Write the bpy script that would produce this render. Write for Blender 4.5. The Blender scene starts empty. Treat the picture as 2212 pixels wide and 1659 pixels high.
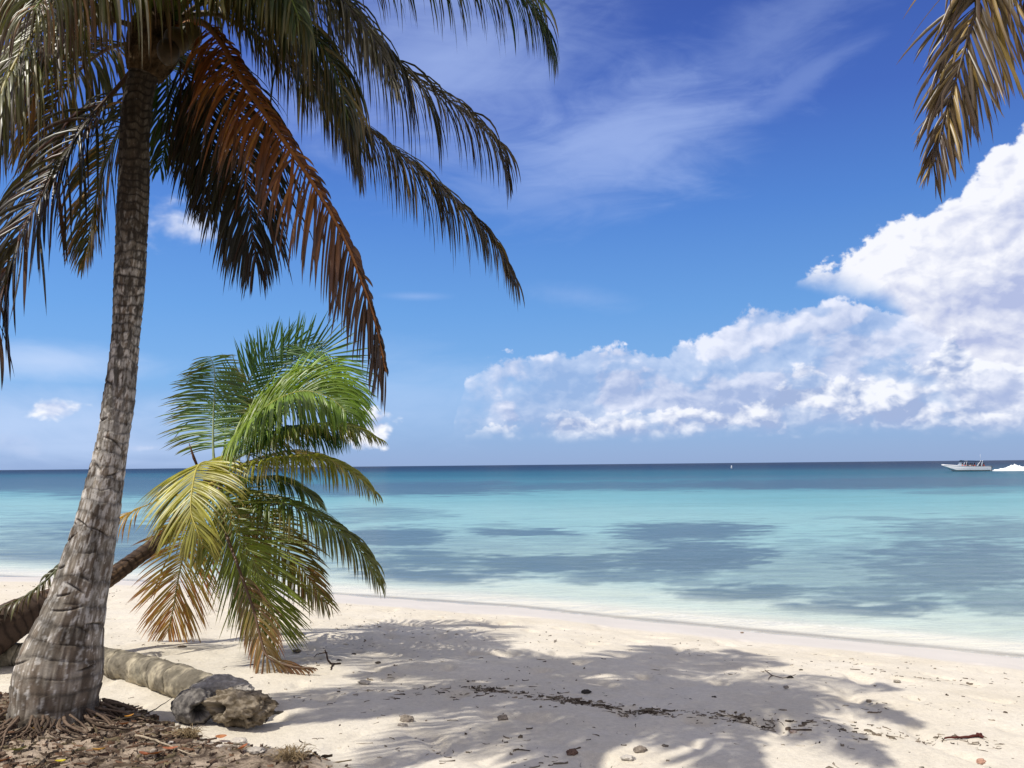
import bpy, math, random
import numpy as np
from mathutils import Vector, Matrix

# ------------------------------------------------------------------ camera, sky, sun, exposure
scene = bpy.context.scene
COL = scene.collection
F = 835.0
CAM = np.array([0.0, 0.0, 2.35])
PITCH = math.atan(81.0 / F)
ROLL = math.radians(0.56)
SUN_EL = 57.0
SHADOW = np.array([0.888, 0.460])          # horizontal direction in which shadows fall

fwd = np.array([0, math.cos(PITCH), math.sin(PITCH)])
up0 = np.array([0, -math.sin(PITCH), math.cos(PITCH)])
x0 = np.array([1.0, 0, 0])
RIGHT = x0 * math.cos(ROLL) - up0 * math.sin(ROLL)
UP = up0 * math.cos(ROLL) + x0 * math.sin(ROLL)

cam = bpy.data.cameras.new("camera")
cam.lens = F / 1024 * 36
cam.sensor_width = 36
cam.clip_start = 0.05
cam.clip_end = 100000
camo = bpy.data.objects.new("camera", cam)
COL.objects.link(camo)
M = Matrix(((RIGHT[0], UP[0], -fwd[0], CAM[0]), (RIGHT[1], UP[1], -fwd[1], CAM[1]),
            (RIGHT[2], UP[2], -fwd[2], CAM[2]), (0, 0, 0, 1)))
camo.matrix_world = M
scene.camera = camo
scene.view_settings.view_transform = 'Standard'
scene.view_settings.look = 'None'
scene.view_settings.exposure = 0.13
scene.view_settings.gamma = 1.0
cy = scene.cycles
cy.max_bounces = 5
cy.diffuse_bounces = 2
cy.glossy_bounces = 2
cy.transmission_bounces = 3
cy.transparent_max_bounces = 6
cy.caustics_reflective = False
cy.caustics_refractive = False

def ray(px, py):
    return fwd + RIGHT * ((px - 512) / F) + UP * (-(py - 384) / F)

def P3(px, py, d):
    """world point seen in direction (px,py) at world depth y = d"""
    r = ray(px, py)
    return CAM + r * (d / r[1])

def azel(px, py):
    r = ray(px, py); r = r / np.linalg.norm(r)
    return math.degrees(math.atan2(r[0], r[1])), math.degrees(math.asin(r[2]))

# sun
e = math.radians(SUN_EL)
tosun = np.array([-SHADOW[0] * math.cos(e), -SHADOW[1] * math.cos(e), math.sin(e)])
sl = bpy.data.lights.new("sun", 'SUN')
sl.energy = 4.1
sl.angle = math.radians(0.6)
sl.color = (1.0, 0.955, 0.88)
so = bpy.data.objects.new("sun", sl)
COL.objects.link(so)
so.rotation_euler = Vector(tosun).to_track_quat('Z', 'Y').to_euler()

# ---- node helper
class NT:
    def __init__(s, tree):
        s.t = tree; s.n = tree.nodes; s.l = tree.links
    def node(s, typ, **kw):
        nd = s.n.new(typ)
        for k, v in kw.items():
            setattr(nd, k, v)
        return nd
    def inp(s, nd, key, val):
        sock = nd.inputs[key]
        if isinstance(val, bpy.types.NodeSocket):
            s.l.new(val, sock)
        elif val is not None:
            try:
                sock.default_value = val
            except Exception:
                sock.default_value = tuple(val) + (1.0,) if len(val) == 3 else val
    def math(s, op, a, b=None, c=None, clamp=False):
        nd = s.node('ShaderNodeMath', operation=op, use_clamp=clamp)
        s.inp(nd, 0, a)
        if b is not None: s.inp(nd, 1, b)
        if c is not None: s.inp(nd, 2, c)
        return nd.outputs[0]
    def vmath(s, op, a, b=None, scale=None):
        nd = s.node('ShaderNodeVectorMath', operation=op)
        s.inp(nd, 0, a)
        if b is not None: s.inp(nd, 1, b)
        if scale is not None: s.inp(nd, 'Scale', scale)
        return nd.outputs[1] if op in ('DOT_PRODUCT', 'LENGTH', 'DISTANCE') else nd.outputs[0]
    def noise(s, vec, scale, detail=5, rough=0.55, dist=0.0, typ='FBM', norm=True, dim='3D'):
        nd = s.node('ShaderNodeTexNoise', noise_dimensions=dim)
        nd.noise_type = typ
        if hasattr(nd, 'normalize'): nd.normalize = norm
        if vec is not None: s.inp(nd, 'Vector', vec)
        s.inp(nd, 'Scale', scale); s.inp(nd, 'Detail', detail); s.inp(nd, 'Roughness', rough); s.inp(nd, 'Distortion', dist)
        return nd.outputs[0]
    def mix(s, f, a, b, typ='MIX'):
        nd = s.node('ShaderNodeMix', data_type='RGBA', blend_type=typ)
        s.inp(nd, 0, f); s.inp(nd, 6, a if isinstance(a, bpy.types.NodeSocket) else tuple(a) + (1.0,))
        s.inp(nd, 7, b if isinstance(b, bpy.types.NodeSocket) else tuple(b) + (1.0,))
        return nd.outputs[2]
    def smooth(s, v, a, b, c=0.0, d=1.0):
        nd = s.node('ShaderNodeMapRange', interpolation_type='SMOOTHSTEP')
        s.inp(nd, 0, v); s.inp(nd, 1, a); s.inp(nd, 2, b); s.inp(nd, 3, c); s.inp(nd, 4, d)
        return nd.outputs[0]
    def lin(s, v, a, b, c=0.0, d=1.0):
        nd = s.node('ShaderNodeMapRange')
        s.inp(nd, 0, v); s.inp(nd, 1, a); s.inp(nd, 2, b); s.inp(nd, 3, c); s.inp(nd, 4, d)
        return nd.outputs[0]
    def curve(s, v, pts):
        """pts in 0..1"""
        nd = s.node('ShaderNodeFloatCurve')
        cv = nd.mapping.curves[0]
        pts = sorted(pts)
        while len(cv.points) < len(pts):
            cv.points.new(0.5, 0.5)
        for p, q in zip(cv.points, pts):
            p.location = q
            p.handle_type = 'AUTO_CLAMPED'
        nd.mapping.use_clip = False
        nd.mapping.update()
        s.inp(nd, 'Value', v)
        return nd.outputs[0]

# ---- world
SKY_STR = 0.12
world = bpy.data.worlds.new("World")
scene.world = world
world.use_nodes = True
world.cycles.sampling_method = 'MANUAL'
world.cycles.sample_map_resolution = 256
W = NT(world.node_tree)
W.n.clear()
out = W.node('ShaderNodeOutputWorld')
bg = W.node('ShaderNodeBackground')
W.l.new(bg.outputs[0], out.inputs[0])
bg.inputs['Strength'].default_value = SKY_STR
sky = W.node('ShaderNodeTexSky')
sky.sky_type = 'NISHITA'
sky.sun_disc = False
sky.sun_elevation = math.radians(SUN_EL)
sky.sun_rotation = math.radians(242.6)
sky.altitude = 0
sky.air_density = 1.0
sky.dust_density = 0.35
sky.ozone_density = 3.5
tc = W.node('ShaderNodeTexCoord')
D = tc.outputs['Generated']
sep = W.node('ShaderNodeSeparateXYZ'); W.l.new(D, sep.inputs[0])
az = W.math('DEGREES', W.math('ARCTAN2', sep.outputs[0], sep.outputs[1]))
el = W.math('DEGREES', W.math('ARCSINE', sep.outputs[2]))
AZ0, AZ1, EL1 = -60.0, 60.0, 50.0
azn = W.lin(az, AZ0, AZ1)
def skycurve(pts):
    q = []
    for (X, Y) in pts:                    # photograph positions, turned into azimuth / elevation
        a, h = azel(X / 2.16, Y / 2.16)
        q.append(((a - AZ0) / (AZ1 - AZ0), h / EL1))
    q = sorted(q)
    q = [(0.0, q[0][1])] + q + [(1.0, q[-1][1])]
    return W.math('MULTIPLY', W.curve(azn, q), EL1)

# cloud texture space: azimuth and elevation in degrees, so forms keep their size
cv = W.node('ShaderNodeCombineXYZ')
W.inp(cv, 0, az); W.inp(cv, 1, el); W.inp(cv, 2, 0.0)
Q = cv.outputs[0]
def voro(vec, scale, detail, rough=0.55, smooth=0.6):
    nd = W.node('ShaderNodeTexVoronoi', feature='SMOOTH_F1', voronoi_dimensions='2D')
    W.inp(nd, 'Vector', vec); W.inp(nd, 'Scale', scale)
    W.inp(nd, 'Detail', detail); W.inp(nd, 'Roughness', rough); W.inp(nd, 'Smoothness', smooth)
    return nd.outputs['Distance']
warpn = W.node('ShaderNodeTexNoise'); W.inp(warpn, 'Vector', Q); W.inp(warpn, 'Scale', 0.35); W.inp(warpn, 'Detail', 4)
warp = W.vmath('SCALE', W.vmath('SUBTRACT', warpn.outputs['Color'], (0.5, 0.5, 0.5)), scale=1.3)
def billow(vec, sc=0.22, detail=3.0, stretch=(1, 1.45, 1)):
    v = W.vmath('MULTIPLY', W.vmath('ADD', vec, warp), stretch)
    a = W.math('SUBTRACT', 0.75, voro(v, sc, detail))
    b = W.noise(v, sc * 0.8, 4, 0.55, dim='2D')
    return W.math('ADD', W.math('MULTIPLY', a, 0.6), W.math('MULTIPLY', b, 0.7))   # about 0.1 .. 0.9
b_main = billow(Q)
b_off = billow(W.vmath('ADD', Q, (-0.55, 0.75, 0.0)))
b_fine = billow(Q, 0.55, 3.0)
b_fine_off = billow(W.vmath('ADD', Q, (-0.28, 0.36, 0.0)), 0.55, 3.0)
relief = W.math('ADD', W.math('MULTIPLY', W.math('SUBTRACT', b_main, b_off), 1.6),
                W.math('MULTIPLY', W.math('SUBTRACT', b_fine, b_fine_off), 1.3))
lown = W.noise(W.vmath('MULTIPLY', Q, (1, 2.6, 1)), 0.10, 3, 0.5, dim='2D')
puff = W.math('ADD', W.math('MULTIPLY', b_main, 0.65), W.math('MULTIPLY', b_fine, 0.35))

lown2 = W.noise(W.vmath('MULTIPLY', Q, (1, 2.2, 1)), 0.17, 3, 0.5, dim='2D')
fray = W.noise(Q, 2.2, 4, 0.6, dim='2D')
K = 1.0 / SKY_STR
def layer(under, top, bot, amp, soft, centre, bright, dark, lightgain, botfade, holes=0.0, opacity=1.0, lbias=0.5, topw=3.0, fadeL=None):
    dt = W.math('SUBTRACT', top, el)
    db = W.math('SUBTRACT', el, bot)
    nz = W.math('MULTIPLY', W.math('SUBTRACT', puff, centre), amp)
    a1 = W.smooth(W.math('ADD', W.math('ADD', dt, nz), W.math('MULTIPLY', W.math('SUBTRACT', fray, 0.5), 0.85)), 0.0, soft)
    a2 = W.smooth(W.math('ADD', db, W.math('MULTIPLY', nz, 0.35)), 0.0, botfade)
    a = W.math('MULTIPLY', a1, a2)
    if holes > 0:
        h = W.smooth(W.math('ADD', lown2, W.math('MULTIPLY', W.math('SUBTRACT', puff, 0.45), 0.6)), 0.33, 0.47)
        a = W.math('MULTIPLY', a, W.math('ADD', W.math('MULTIPLY', h, holes), 1.0 - holes))
    a = W.math('MULTIPLY', a, opacity, clamp=True)
    if fadeL:
        a = W.math('MULTIPLY', a, W.smooth(W.math('ADD', az, W.math('MULTIPLY', W.math('SUBTRACT', puff, 0.5), 9.0)), azel(fadeL[0] / 2.16, 465)[0], azel(fadeL[1] / 2.16, 465)[0]))
    # light: relief towards the sun, brighter near the top edge, greyer towards the base
    topn = W.smooth(dt, topw, -0.5)
    L = W.math('ADD', W.math('MULTIPLY', relief, lightgain), lbias)
    L = W.math('ADD', L, W.math('MULTIPLY', W.math('SUBTRACT', topn, 0.5), 0.55))
    L = W.math('ADD', L, W.math('MULTIPLY', W.math('SUBTRACT', lown, 0.5), 1.1), clamp=True)
    colr = W.mix(L, [c * K for c in dark], [c * K for c in bright])
    return W.mix(a, under, colr)

# colour of the clear sky: the physical sky, deepened to the photograph's blue up to middle height
hs = W.node('ShaderNodeValToRGB'); W.inp(hs, 0, W.lin(el, 0.0, 40.0))
sk = [(0.0, (0.235, 0.360, 0.640)), (0.05, (0.225, 0.385, 0.690)), (0.14, (0.180, 0.395, 0.750)), (0.26, (0.122, 0.325, 0.720)), (0.42, (0.074, 0.222, 0.640)),
      (0.58, (0.050, 0.130, 0.510)), (0.78, (0.034, 0.082, 0.385)), (1.0, (0.035, 0.075, 0.36))]
while len(hs.color_ramp.elements) < len(sk): hs.color_ramp.elements.new(0.5)
for e_, (p_, c_) in zip(hs.color_ramp.elements, sk):
    e_.position = p_; e_.color = tuple(c_) + (1,)
deep = W.mix(1.0, hs.outputs[0], (K, K, K), 'MULTIPLY')
# a touch deeper away from the sun, towards the right
deep = W.mix(1.0, deep, W.lin(az, -32, 32, 1.06, 0.94), 'MULTIPLY')
c = W.mix(W.smooth(el, 75.0, 30.0, 0.0, 0.88), sky.outputs[0], deep)
# broken whitish veil added to the unseen sky overhead and behind, as neutral fill light
fill_veil = W.math('MAXIMUM', W.smooth(el, 38.0, 60.0), W.smooth(W.math('ABSOLUTE', az), 50.0, 85.0))
fill_veil = W.math('MULTIPLY', fill_veil, W.smooth(W.noise(W.vmath('MULTIPLY', D, (2.0, 2.0, 3.0)), 1.6, 3, 0.55), 0.34, 0.62))
c = W.mix(W.math('MULTIPLY', fill_veil, 0.9), c, [v * K for v in (1.0, 0.91, 0.84)])

# high thin cirrus veil, upper middle and lower left
def blob(X, Y, rx, ry, rot=0.0):
    a, h = azel(X / 2.16, Y / 2.16)
    k = 57.3 / (F * 2.16)
    dx = W.math('SUBTRACT', az, a); dy = W.math('SUBTRACT', el, h)
    cr, sr = math.cos(math.radians(rot)), math.sin(math.radians(rot))
    u = W.math('ADD', W.math('MULTIPLY', dx, cr / (rx * k)), W.math('MULTIPLY', dy, sr / (rx * k)))
    v = W.math('ADD', W.math('MULTIPLY', dx, -sr / (ry * k)), W.math('MULTIPLY', dy, cr / (ry * k)))
    r = W.math('SQRT', W.math('ADD', W.math('MULTIPLY', u, u), W.math('MULTIPLY', v, v)))
    return W.math('SUBTRACT', 1.0, r)
mp = W.node('ShaderNodeMapping'); W.l.new(Q, mp.inputs[0])
mp.inputs['Rotation'].default_value = (0, 0, math.radians(-22)); mp.inputs['Scale'].default_value = (0.55, 1.7, 1)
ci = W.noise(mp.outputs[0], 0.14, 6, 0.58, 0.9, dim='2D')
ci2 = W.noise(mp.outputs[0], 0.5, 5, 0.6, 0.5, dim='2D')
cin = W.math('ADD', W.math('MULTIPLY', ci, 0.7), W.math('MULTIPLY', ci2, 0.3))
veil = None
for (X, Y, rx, ry, rot, s, am) in [(950, 120, 560, 330, 8, 0.9, 1.1), (1340, 300, 460, 210, 14, 0.9, 1.5), (110, 780, 300, 60, 0, 1.15, 1.1), (1180, 420, 420, 120, 0, 0.5, 1.8),
                               (900, 640, 110, 14, 0, 0.5, 0.8), (840, 850, 460, 130, 0, 0.6, 1.2), (60, 920, 560, 120, 0, 1.0, 1.3), (200, 965, 500, 40, 0, 0.9, 1.0), (1250, 640, 190, 40, -8, 0.35, 1.5),
                               (1700, 60, 500, 120, 25, 0.40, 1.8), (1700, 200, 260, 50, 25, 0.35, 1.8)]:
    b = W.math('MULTIPLY', W.smooth(W.math('ADD', blob(X, Y, rx, ry, rot), W.math('MULTIPLY', W.math('SUBTRACT', cin, 0.52), am)), 0.0, 1.1), s)
    veil = b if veil is None else W.math('MAXIMUM', veil, b)
vc = W.mix(W.smooth(el, 14.0, 7.0), [v * K for v in (0.40, 0.52, 0.85)], [v * K for v in (0.52, 0.65, 0.90)])
c = W.mix(W.math('MULTIPLY', veil, 0.68), c, vc)

WHITE, GREY = (0.93, 0.94, 0.98), (0.36, 0.42, 0.62)
# the great cloud bank at the upper right
topA = skycurve([(1560, 900), (1640, 650), (1695, 600), (1740, 560), (1850, 500), (1930, 455), (2010, 420), (2085, 370), (2140, 310), (2220, 255), (2400, 200), (2700, 150), (3100, 300)])
botA = skycurve([(1640, 610), (1700, 632), (1850, 668), (1930, 700), (1990, 790), (2050, 900), (2120, 950), (2200, 955), (2600, 955)])
c = layer(c, topA, botA, 3.0, 0.55, 0.46, (0.86, 0.87, 0.93), (0.42, 0.48, 0.71), 0.60, 2.2, 0.0, 1.0, 0.70, 10.0)
# the long bank beneath it
topB = skycurve([(880, 1100), (960, 990), (985, 880), (1005, 820), (1100, 762), (1200, 752), (1300, 745), (1400, 752), (1480, 725), (1560, 690), (1620, 655), (1700, 650), (1800, 640), (1900, 650), (2000, 700), (2200, 790), (2700, 800)])
botB = skycurve([(960, 945), (1200, 955), (1800, 948), (2212, 940), (2700, 930)])
c = layer(c, topB, botB, 2.2, 0.5, 0.40, (0.80, 0.83, 0.95), (0.36, 0.45, 0.69), 0.55, 1.6, 0.42, 0.95, 0.56, 3.6, (860, 1130))
# bright cauliflower heads in front, low over the sea
topC = skycurve([(880, 1100), (980, 960), (1060, 905), (1150, 900), (1230, 865), (1300, 890), (1400, 880), (1500, 872), (1600, 860), (1660, 850), (1710, 790), (1760, 775), (1800, 805), (1860, 800), (1900, 775), (1990, 770), (2060, 715), (2100, 745), (2170, 770), (2212, 760), (2700, 760)])
botC = skycurve([(960, 955), (1200, 962), (1800, 952), (2212, 945), (2700, 930)])
c = layer(c, topC, botC, 2.8, 0.35, 0.46, (0.86, 0.88, 0.95), (0.34, 0.43, 0.66), 1.25, 1.5, 0.62, 0.94, 0.54, 2.2, (840, 1120))
# single small cumulus
def cumulus(c, X, Y, rx, ry, s, bright, dark, soft=0.35, amp=1.6):
    bl = blob(X, Y, rx, ry)
    a = W.math('MULTIPLY', W.smooth(W.math('ADD', bl, W.math('MULTIPLY', W.math('SUBTRACT', puff, 0.46), amp)), 0.0, soft), s)
    L = W.math('ADD', W.math('MULTIPLY', relief, 1.1), 0.62, clamp=True)
    return W.mix(a, c, W.mix(L, [v * K for v in dark], [v * K for v in bright]))
c = cumulus(c, 100, 888, 90, 32, 0.9, (0.9, 0.92, 0.97), (0.5, 0.58, 0.8))
c = cumulus(c, 780, 930, 82, 58, 0.95, (0.93, 0.94, 0.98), (0.42, 0.5, 0.72))
c = cumulus(c, 390, 490, 130, 66, 0.75, (0.78, 0.82, 0.94), (0.5, 0.58, 0.8), 0.9)
c = cumulus(c, 320, 968, 60, 12, 0.6, (0.7, 0.78, 0.93), (0.5, 0.58, 0.8), 0.6)
c = cumulus(c, 20, 960, 70, 40, 0.5, (0.5, 0.6, 0.82), (0.4, 0.5, 0.75), 0.8)
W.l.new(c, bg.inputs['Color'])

# ------------------------------------------------------------------ helpers
rng = np.random.default_rng(7)
def fade(t): return t * t * t * (t * (t * 6 - 15) + 10)
_perm = np.random.default_rng(3).permutation(512)
_perm = np.concatenate([_perm, _perm, _perm])
_g = np.random.default_rng(5).normal(size=(512, 3)); _g /= np.linalg.norm(_g, axis=1)[:, None]
def pnoise(p):
    p = np.asarray(p, float)
    i = np.floor(p).astype(int); f = p - i; u = fade(f)
    i &= 511
    def g(dx, dy, dz):
        h = _perm[_perm[_perm[(i[..., 0] + dx) & 511] + ((i[..., 1] + dy) & 511)] + ((i[..., 2] + dz) & 511)] & 511
        v = _g[h]
        return v[..., 0] * (f[..., 0] - dx) + v[..., 1] * (f[..., 1] - dy) + v[..., 2] * (f[..., 2] - dz)
    l = lambda a, b, t: a + (b - a) * t
    x00 = l(g(0,0,0), g(1,0,0), u[..., 0]); x10 = l(g(0,1,0), g(1,1,0), u[..., 0])
    x01 = l(g(0,0,1), g(1,0,1), u[..., 0]); x11 = l(g(0,1,1), g(1,1,1), u[..., 0])
    return l(l(x00, x10, u[..., 1]), l(x01, x11, u[..., 1]), u[..., 2]) * 1.5
def fbm(p, sc=1.0, octv=4, rough=0.5, lac=2.1):
    p = np.asarray(p, float) * sc; a = 1.0; s = 0; t = 0
    for k in range(octv):
        s = s + a * pnoise(p + k * 17.3); t += a; a *= rough; p = p * lac
    return s / t * 1.3
def sstep(x, a, b):
    t = np.clip((x - a) / (b - a), 0, 1); return t * t * (3 - 2 * t)

def obj(name, verts, faces, material, parent=None, origin=(0, 0, 0), smooth=True, attrs=None):
    me = bpy.data.meshes.new(name)
    v = np.asarray(verts, float).reshape(-1, 3) - np.asarray(origin, float)
    if isinstance(faces, np.ndarray):
        nf, k = faces.shape
        me.vertices.add(len(v)); me.vertices.foreach_set('co', v.astype(np.float32).ravel())
        me.loops.add(nf * k); me.loops.foreach_set('vertex_index', faces.astype(np.int32).ravel())
        me.polygons.add(nf)
        me.polygons.foreach_set('loop_start', (np.arange(nf) * k).astype(np.int32))
        me.update(calc_edges=True)
    else:
        me.from_pydata(v.tolist(), [], faces); me.update()
    me.polygons.foreach_set('use_smooth', [smooth] * len(me.polygons))
    for an, arr in (attrs or {}).items():
        arr = np.asarray(arr, np.float32)
        if arr.ndim == 2:
            a = me.color_attributes.new(an, 'FLOAT_COLOR', 'POINT')
            if arr.shape[1] == 3: arr = np.concatenate([arr, np.ones((len(arr), 1), np.float32)], 1)
            a.data.foreach_set('color', arr.ravel())
        else:
            a = me.attributes.new(an, 'FLOAT', 'POINT'); a.data.foreach_set('value', arr)
    me.validate()
    if material: me.materials.append(material)
    o = bpy.data.objects.new(name, me); COL.objects.link(o)
    if parent is not None:
        o.parent = parent
    else:
        o.location = tuple(origin)
    return o
def tag(o, label=None, cat=None, group=None, kind=None):
    if label: o['label'] = label
    if cat: o['category'] = cat
    if group: o['group'] = group
    if kind: o['kind'] = kind
    return o
def empty(name, loc, label, cat, group=None):
    o = bpy.data.objects.new(name, None); COL.objects.link(o); o.location = tuple(loc); o.empty_display_size = 0.2
    return tag(o, label, cat, group)

class MB:
    def __init__(s): s.v = []; s.f = []; s.c = []; s.n = 0
    def add(s, v, f, col=None):
        v = np.asarray(v, float).reshape(-1, 3)
        s.v.append(v); s.f += [tuple(int(i) + s.n for i in q) for q in f]; s.n += len(v)
        s.c.append(np.tile(col if col is not None else (0.5, 0.5, 0.5), (len(v), 1)) if np.ndim(col) != 2 else np.asarray(col))
    def box(s, c, sz, col=None, rz=0):
        c = np.array(c, float); h = np.array(sz, float) / 2
        v = np.array([[x, y, z] for x in (-1, 1) for y in (-1, 1) for z in (-1, 1)]) * h
        R = np.array([[math.cos(rz), -math.sin(rz), 0], [math.sin(rz), math.cos(rz), 0], [0, 0, 1]])
        s.add(v @ R.T + c, [(0, 1, 3, 2), (4, 6, 7, 5), (0, 4, 5, 1), (2, 3, 7, 6), (0, 2, 6, 4), (1, 5, 7, 3)], col)
    def tube(s, pts, rad, k=8, col=None, cap=True):
        v, f = tube(pts, rad, k, cap); s.add(v, f, col)
    def build(s, name, m, parent=None, origin=(0, 0, 0), smooth=True):
        return obj(name, np.concatenate(s.v), s.f, m, parent, origin, smooth, {'col': np.concatenate(s.c)})

def frames(P):
    P = np.asarray(P, float)
    T = np.gradient(P, axis=0); T /= np.linalg.norm(T, axis=1)[:, None] + 1e-12
    ref = np.array([0, 0, 1.0]) if abs(T[0][2]) < 0.8 else np.array([1.0, 0, 0])
    N = np.zeros_like(P); n = ref - T[0] * (ref @ T[0]); n /= np.linalg.norm(n)
    for i in range(len(P)):
        n = n - T[i] * (n @ T[i]); n /= np.linalg.norm(n) + 1e-12; N[i] = n
    return T, N, np.cross(T, N)
def tube(pts, rad, k=8, cap=True):
    P = np.asarray(pts, float); n = len(P)
    rad = np.broadcast_to(np.asarray(rad, float), (n,))
    T, N, B = frames(P)
    a = np.arange(k) / k * 2 * math.pi
    v = P[:, None] + rad[:, None, None] * (np.cos(a)[None, :, None] * N[:, None] + np.sin(a)[None, :, None] * B[:, None])
    f = [(i * k + j, i * k + (j + 1) % k, (i + 1) * k + (j + 1) % k, (i + 1) * k + j) for i in range(n - 1) for j in range(k)]
    if cap: f += [tuple(range(k))[::-1], tuple((n - 1) * k + j for j in range(k))]
    return v.reshape(-1, 3), f
def spline(cp, n=60):
    """Catmull-Rom through control points, evenly spaced by arc length"""
    cp = np.asarray(cp, float)
    c = np.vstack([2 * cp[0] - cp[1], cp, 2 * cp[-1] - cp[-2]])
    outp = []
    for i in range(1, len(c) - 2):
        t = np.linspace(0, 1, 24, endpoint=False)[:, None]
        p0, p1, p2, p3 = c[i - 1], c[i], c[i + 1], c[i + 2]
        outp.append(0.5 * ((2 * p1) + (-p0 + p2) * t + (2 * p0 - 5 * p1 + 4 * p2 - p3) * t ** 2 + (-p0 + 3 * p1 - 3 * p2 + p3) * t ** 3))
    outp.append(cp[-1][None]); q = np.vstack(outp)
    s = np.concatenate([[0], np.cumsum(np.linalg.norm(np.diff(q[:, :3], axis=0), axis=1))])
    u = np.linspace(0, s[-1], n)
    return np.stack([np.interp(u, s, q[:, k]) for k in range(q.shape[1])], 1)

def mat(name, rough=0.7, col=None, attr=None, spec=0.3, translucent=0.0, bump=None, noise_col=None):
    m = bpy.data.materials.new(name); m.use_nodes = True
    N = NT(m.node_tree); b = m.node_tree.nodes['Principled BSDF']
    N.inp(b, 'Roughness', rough); N.inp(b, 'Specular IOR Level', spec)
    t = N.node('ShaderNodeTexCoord').outputs['Object']
    if attr:
        a = N.node('ShaderNodeAttribute', attribute_name=attr); cs = a.outputs['Color']
    else:
        r = N.node('ShaderNodeRGB'); r.outputs[0].default_value = tuple(col) + (1,); cs = r.outputs[0]
    if noise_col:
        sc, amt = noise_col
        n = N.noise(t, sc, 5, 0.6)
        n = N.lin(n, 0.3, 0.7, 1 - amt, 1 + amt)
        cs = N.mix(1.0, cs, n, 'MULTIPLY')
    N.inp(b, 'Base Color', cs)
    if bump:
        sc, st, dist = bump
        bn = N.node('ShaderNodeBump'); N.inp(bn, 'Height', N.noise(t, sc, 6, 0.6)); N.inp(bn, 'Strength', st); N.inp(bn, 'Distance', dist)
        N.l.new(bn.outputs[0], b.inputs['Normal'])
    if translucent > 0:
        tr = N.node('ShaderNodeBsdfTranslucent'); N.inp(tr, 'Color', N.mix(1.0, cs, (1.5, 1.6, 0.7), 'MULTIPLY'))
        mx = N.node('ShaderNodeMixShader'); N.inp(mx, 0, translucent)
        N.l.new(b.outputs[0], mx.inputs[1]); N.l.new(tr.outputs[0], mx.inputs[2])
        N.l.new(mx.outputs[0], m.node_tree.nodes['Material Output'].inputs[0])
    return m

# ------------------------------------------------------------------ terrain
SHX = np.array([-400, -60, -25, -11.4, -6.5, -3.5, 0, 1.56, 4, 6.2, 12, 30, 400])
SHY = np.array([190, 42, 25, 18.7, 17.3, 15.7, 14.1, 13.0, 11.5, 10.1, 7.0, -2.0, -190])
def shore_d(x, y):
    ys = np.interp(x, SHX, SHY)
    return (ys - y) * 0.87
SOIL_PX = [(-260, 700), (-60, 682), (0, 697), (100, 708), (150, 724), (200, 742), (262, 752), (330, 772), (420, 830), (560, 980)]
def base_h(x, y):
    d = shore_d(x, y)
    land = 0.78 * (1 - np.exp(-np.maximum(d, 0) / 5.0)) + 0.012 * np.maximum(d - 12, 0) * np.exp(-np.maximum(d - 12, 0) / 60)
    sea = -0.07 * np.maximum(-d, 0)
    sea = np.maximum(sea, -1.6 - 0.0005 * np.maximum(-d, 0))
    return np.where(d > 0, land, sea)
def gp_base(px, py):
    r = ray(px, py); t = 2.0
    for _ in range(4000):
        p = CAM + r * t
        if p[2] <= base_h(p[0], p[1]): break
        t += 0.01
    return CAM + r * t
_sb = np.array([gp_base(px, py) for px, py in SOIL_PX[:8]])
SBX = np.concatenate([[-30], _sb[:, 0], [-0.2, 1.2, 30]]); SBY = np.concatenate([[_sb[0, 1] + 3], _sb[:, 1], [3.7, 2.2, -6]])
def soil_f(x, y):
    yb = np.interp(x, SBX, SBY)
    n = pnoise(np.stack([x * 1.7, y * 1.7, x * 0], -1)) * 0.22 + pnoise(np.stack([x * 6, y * 6, x * 0 + 4], -1)) * 0.12
    return sstep(yb + n - y, -0.16, 0.22)
TRUNK_BASE = np.array([-3.12, 5.62])
def height(x, y, fine=False):
    x = np.asarray(x, float); y = np.asarray(y, float)
    z = base_h(x, y)
    sf = soil_f(x, y)
    r2 = ((x - TRUNK_BASE[0]) ** 2 + ((y - TRUNK_BASE[1]) * 1.2) ** 2)
    z = z + 0.05 * sf + 0.10 * np.exp(-r2 / 0.5)
    if fine:
        d = shore_d(x, y); dry = sstep(d, 0.9, 2.6)
        p = np.stack([x, y, x * 0], -1)
        z = z + dry * (0.030 * pnoise(p * 0.9) + 0.016 * pnoise(p * 2.7 + 9) + 0.007 * fbm(p + 3, 7, 3))
        # scuffed hollows and old footprints
        c = pnoise(p * np.array([3.1, 2.4, 1]) + 31)
        z = z - dry * (1 - sf) * 0.035 * sstep(c, 0.28, 0.62)
        z = z + sf * (0.030 * fbm(p + 7, 5, 4, 0.6) + 0.012 * fbm(p + 11, 24, 2))
        z = z + (1 - dry) * 0.006 * pnoise(p * 0.8)
    return z
def gp(px, py):
    r = ray(px, py); t = 2.0
    for _ in range(6000):
        p = CAM + r * t
        if p[2] <= float(height(np.array(p[0]), np.array(p[1]))): break
        t += 0.01
    return CAM + r * t

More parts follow.
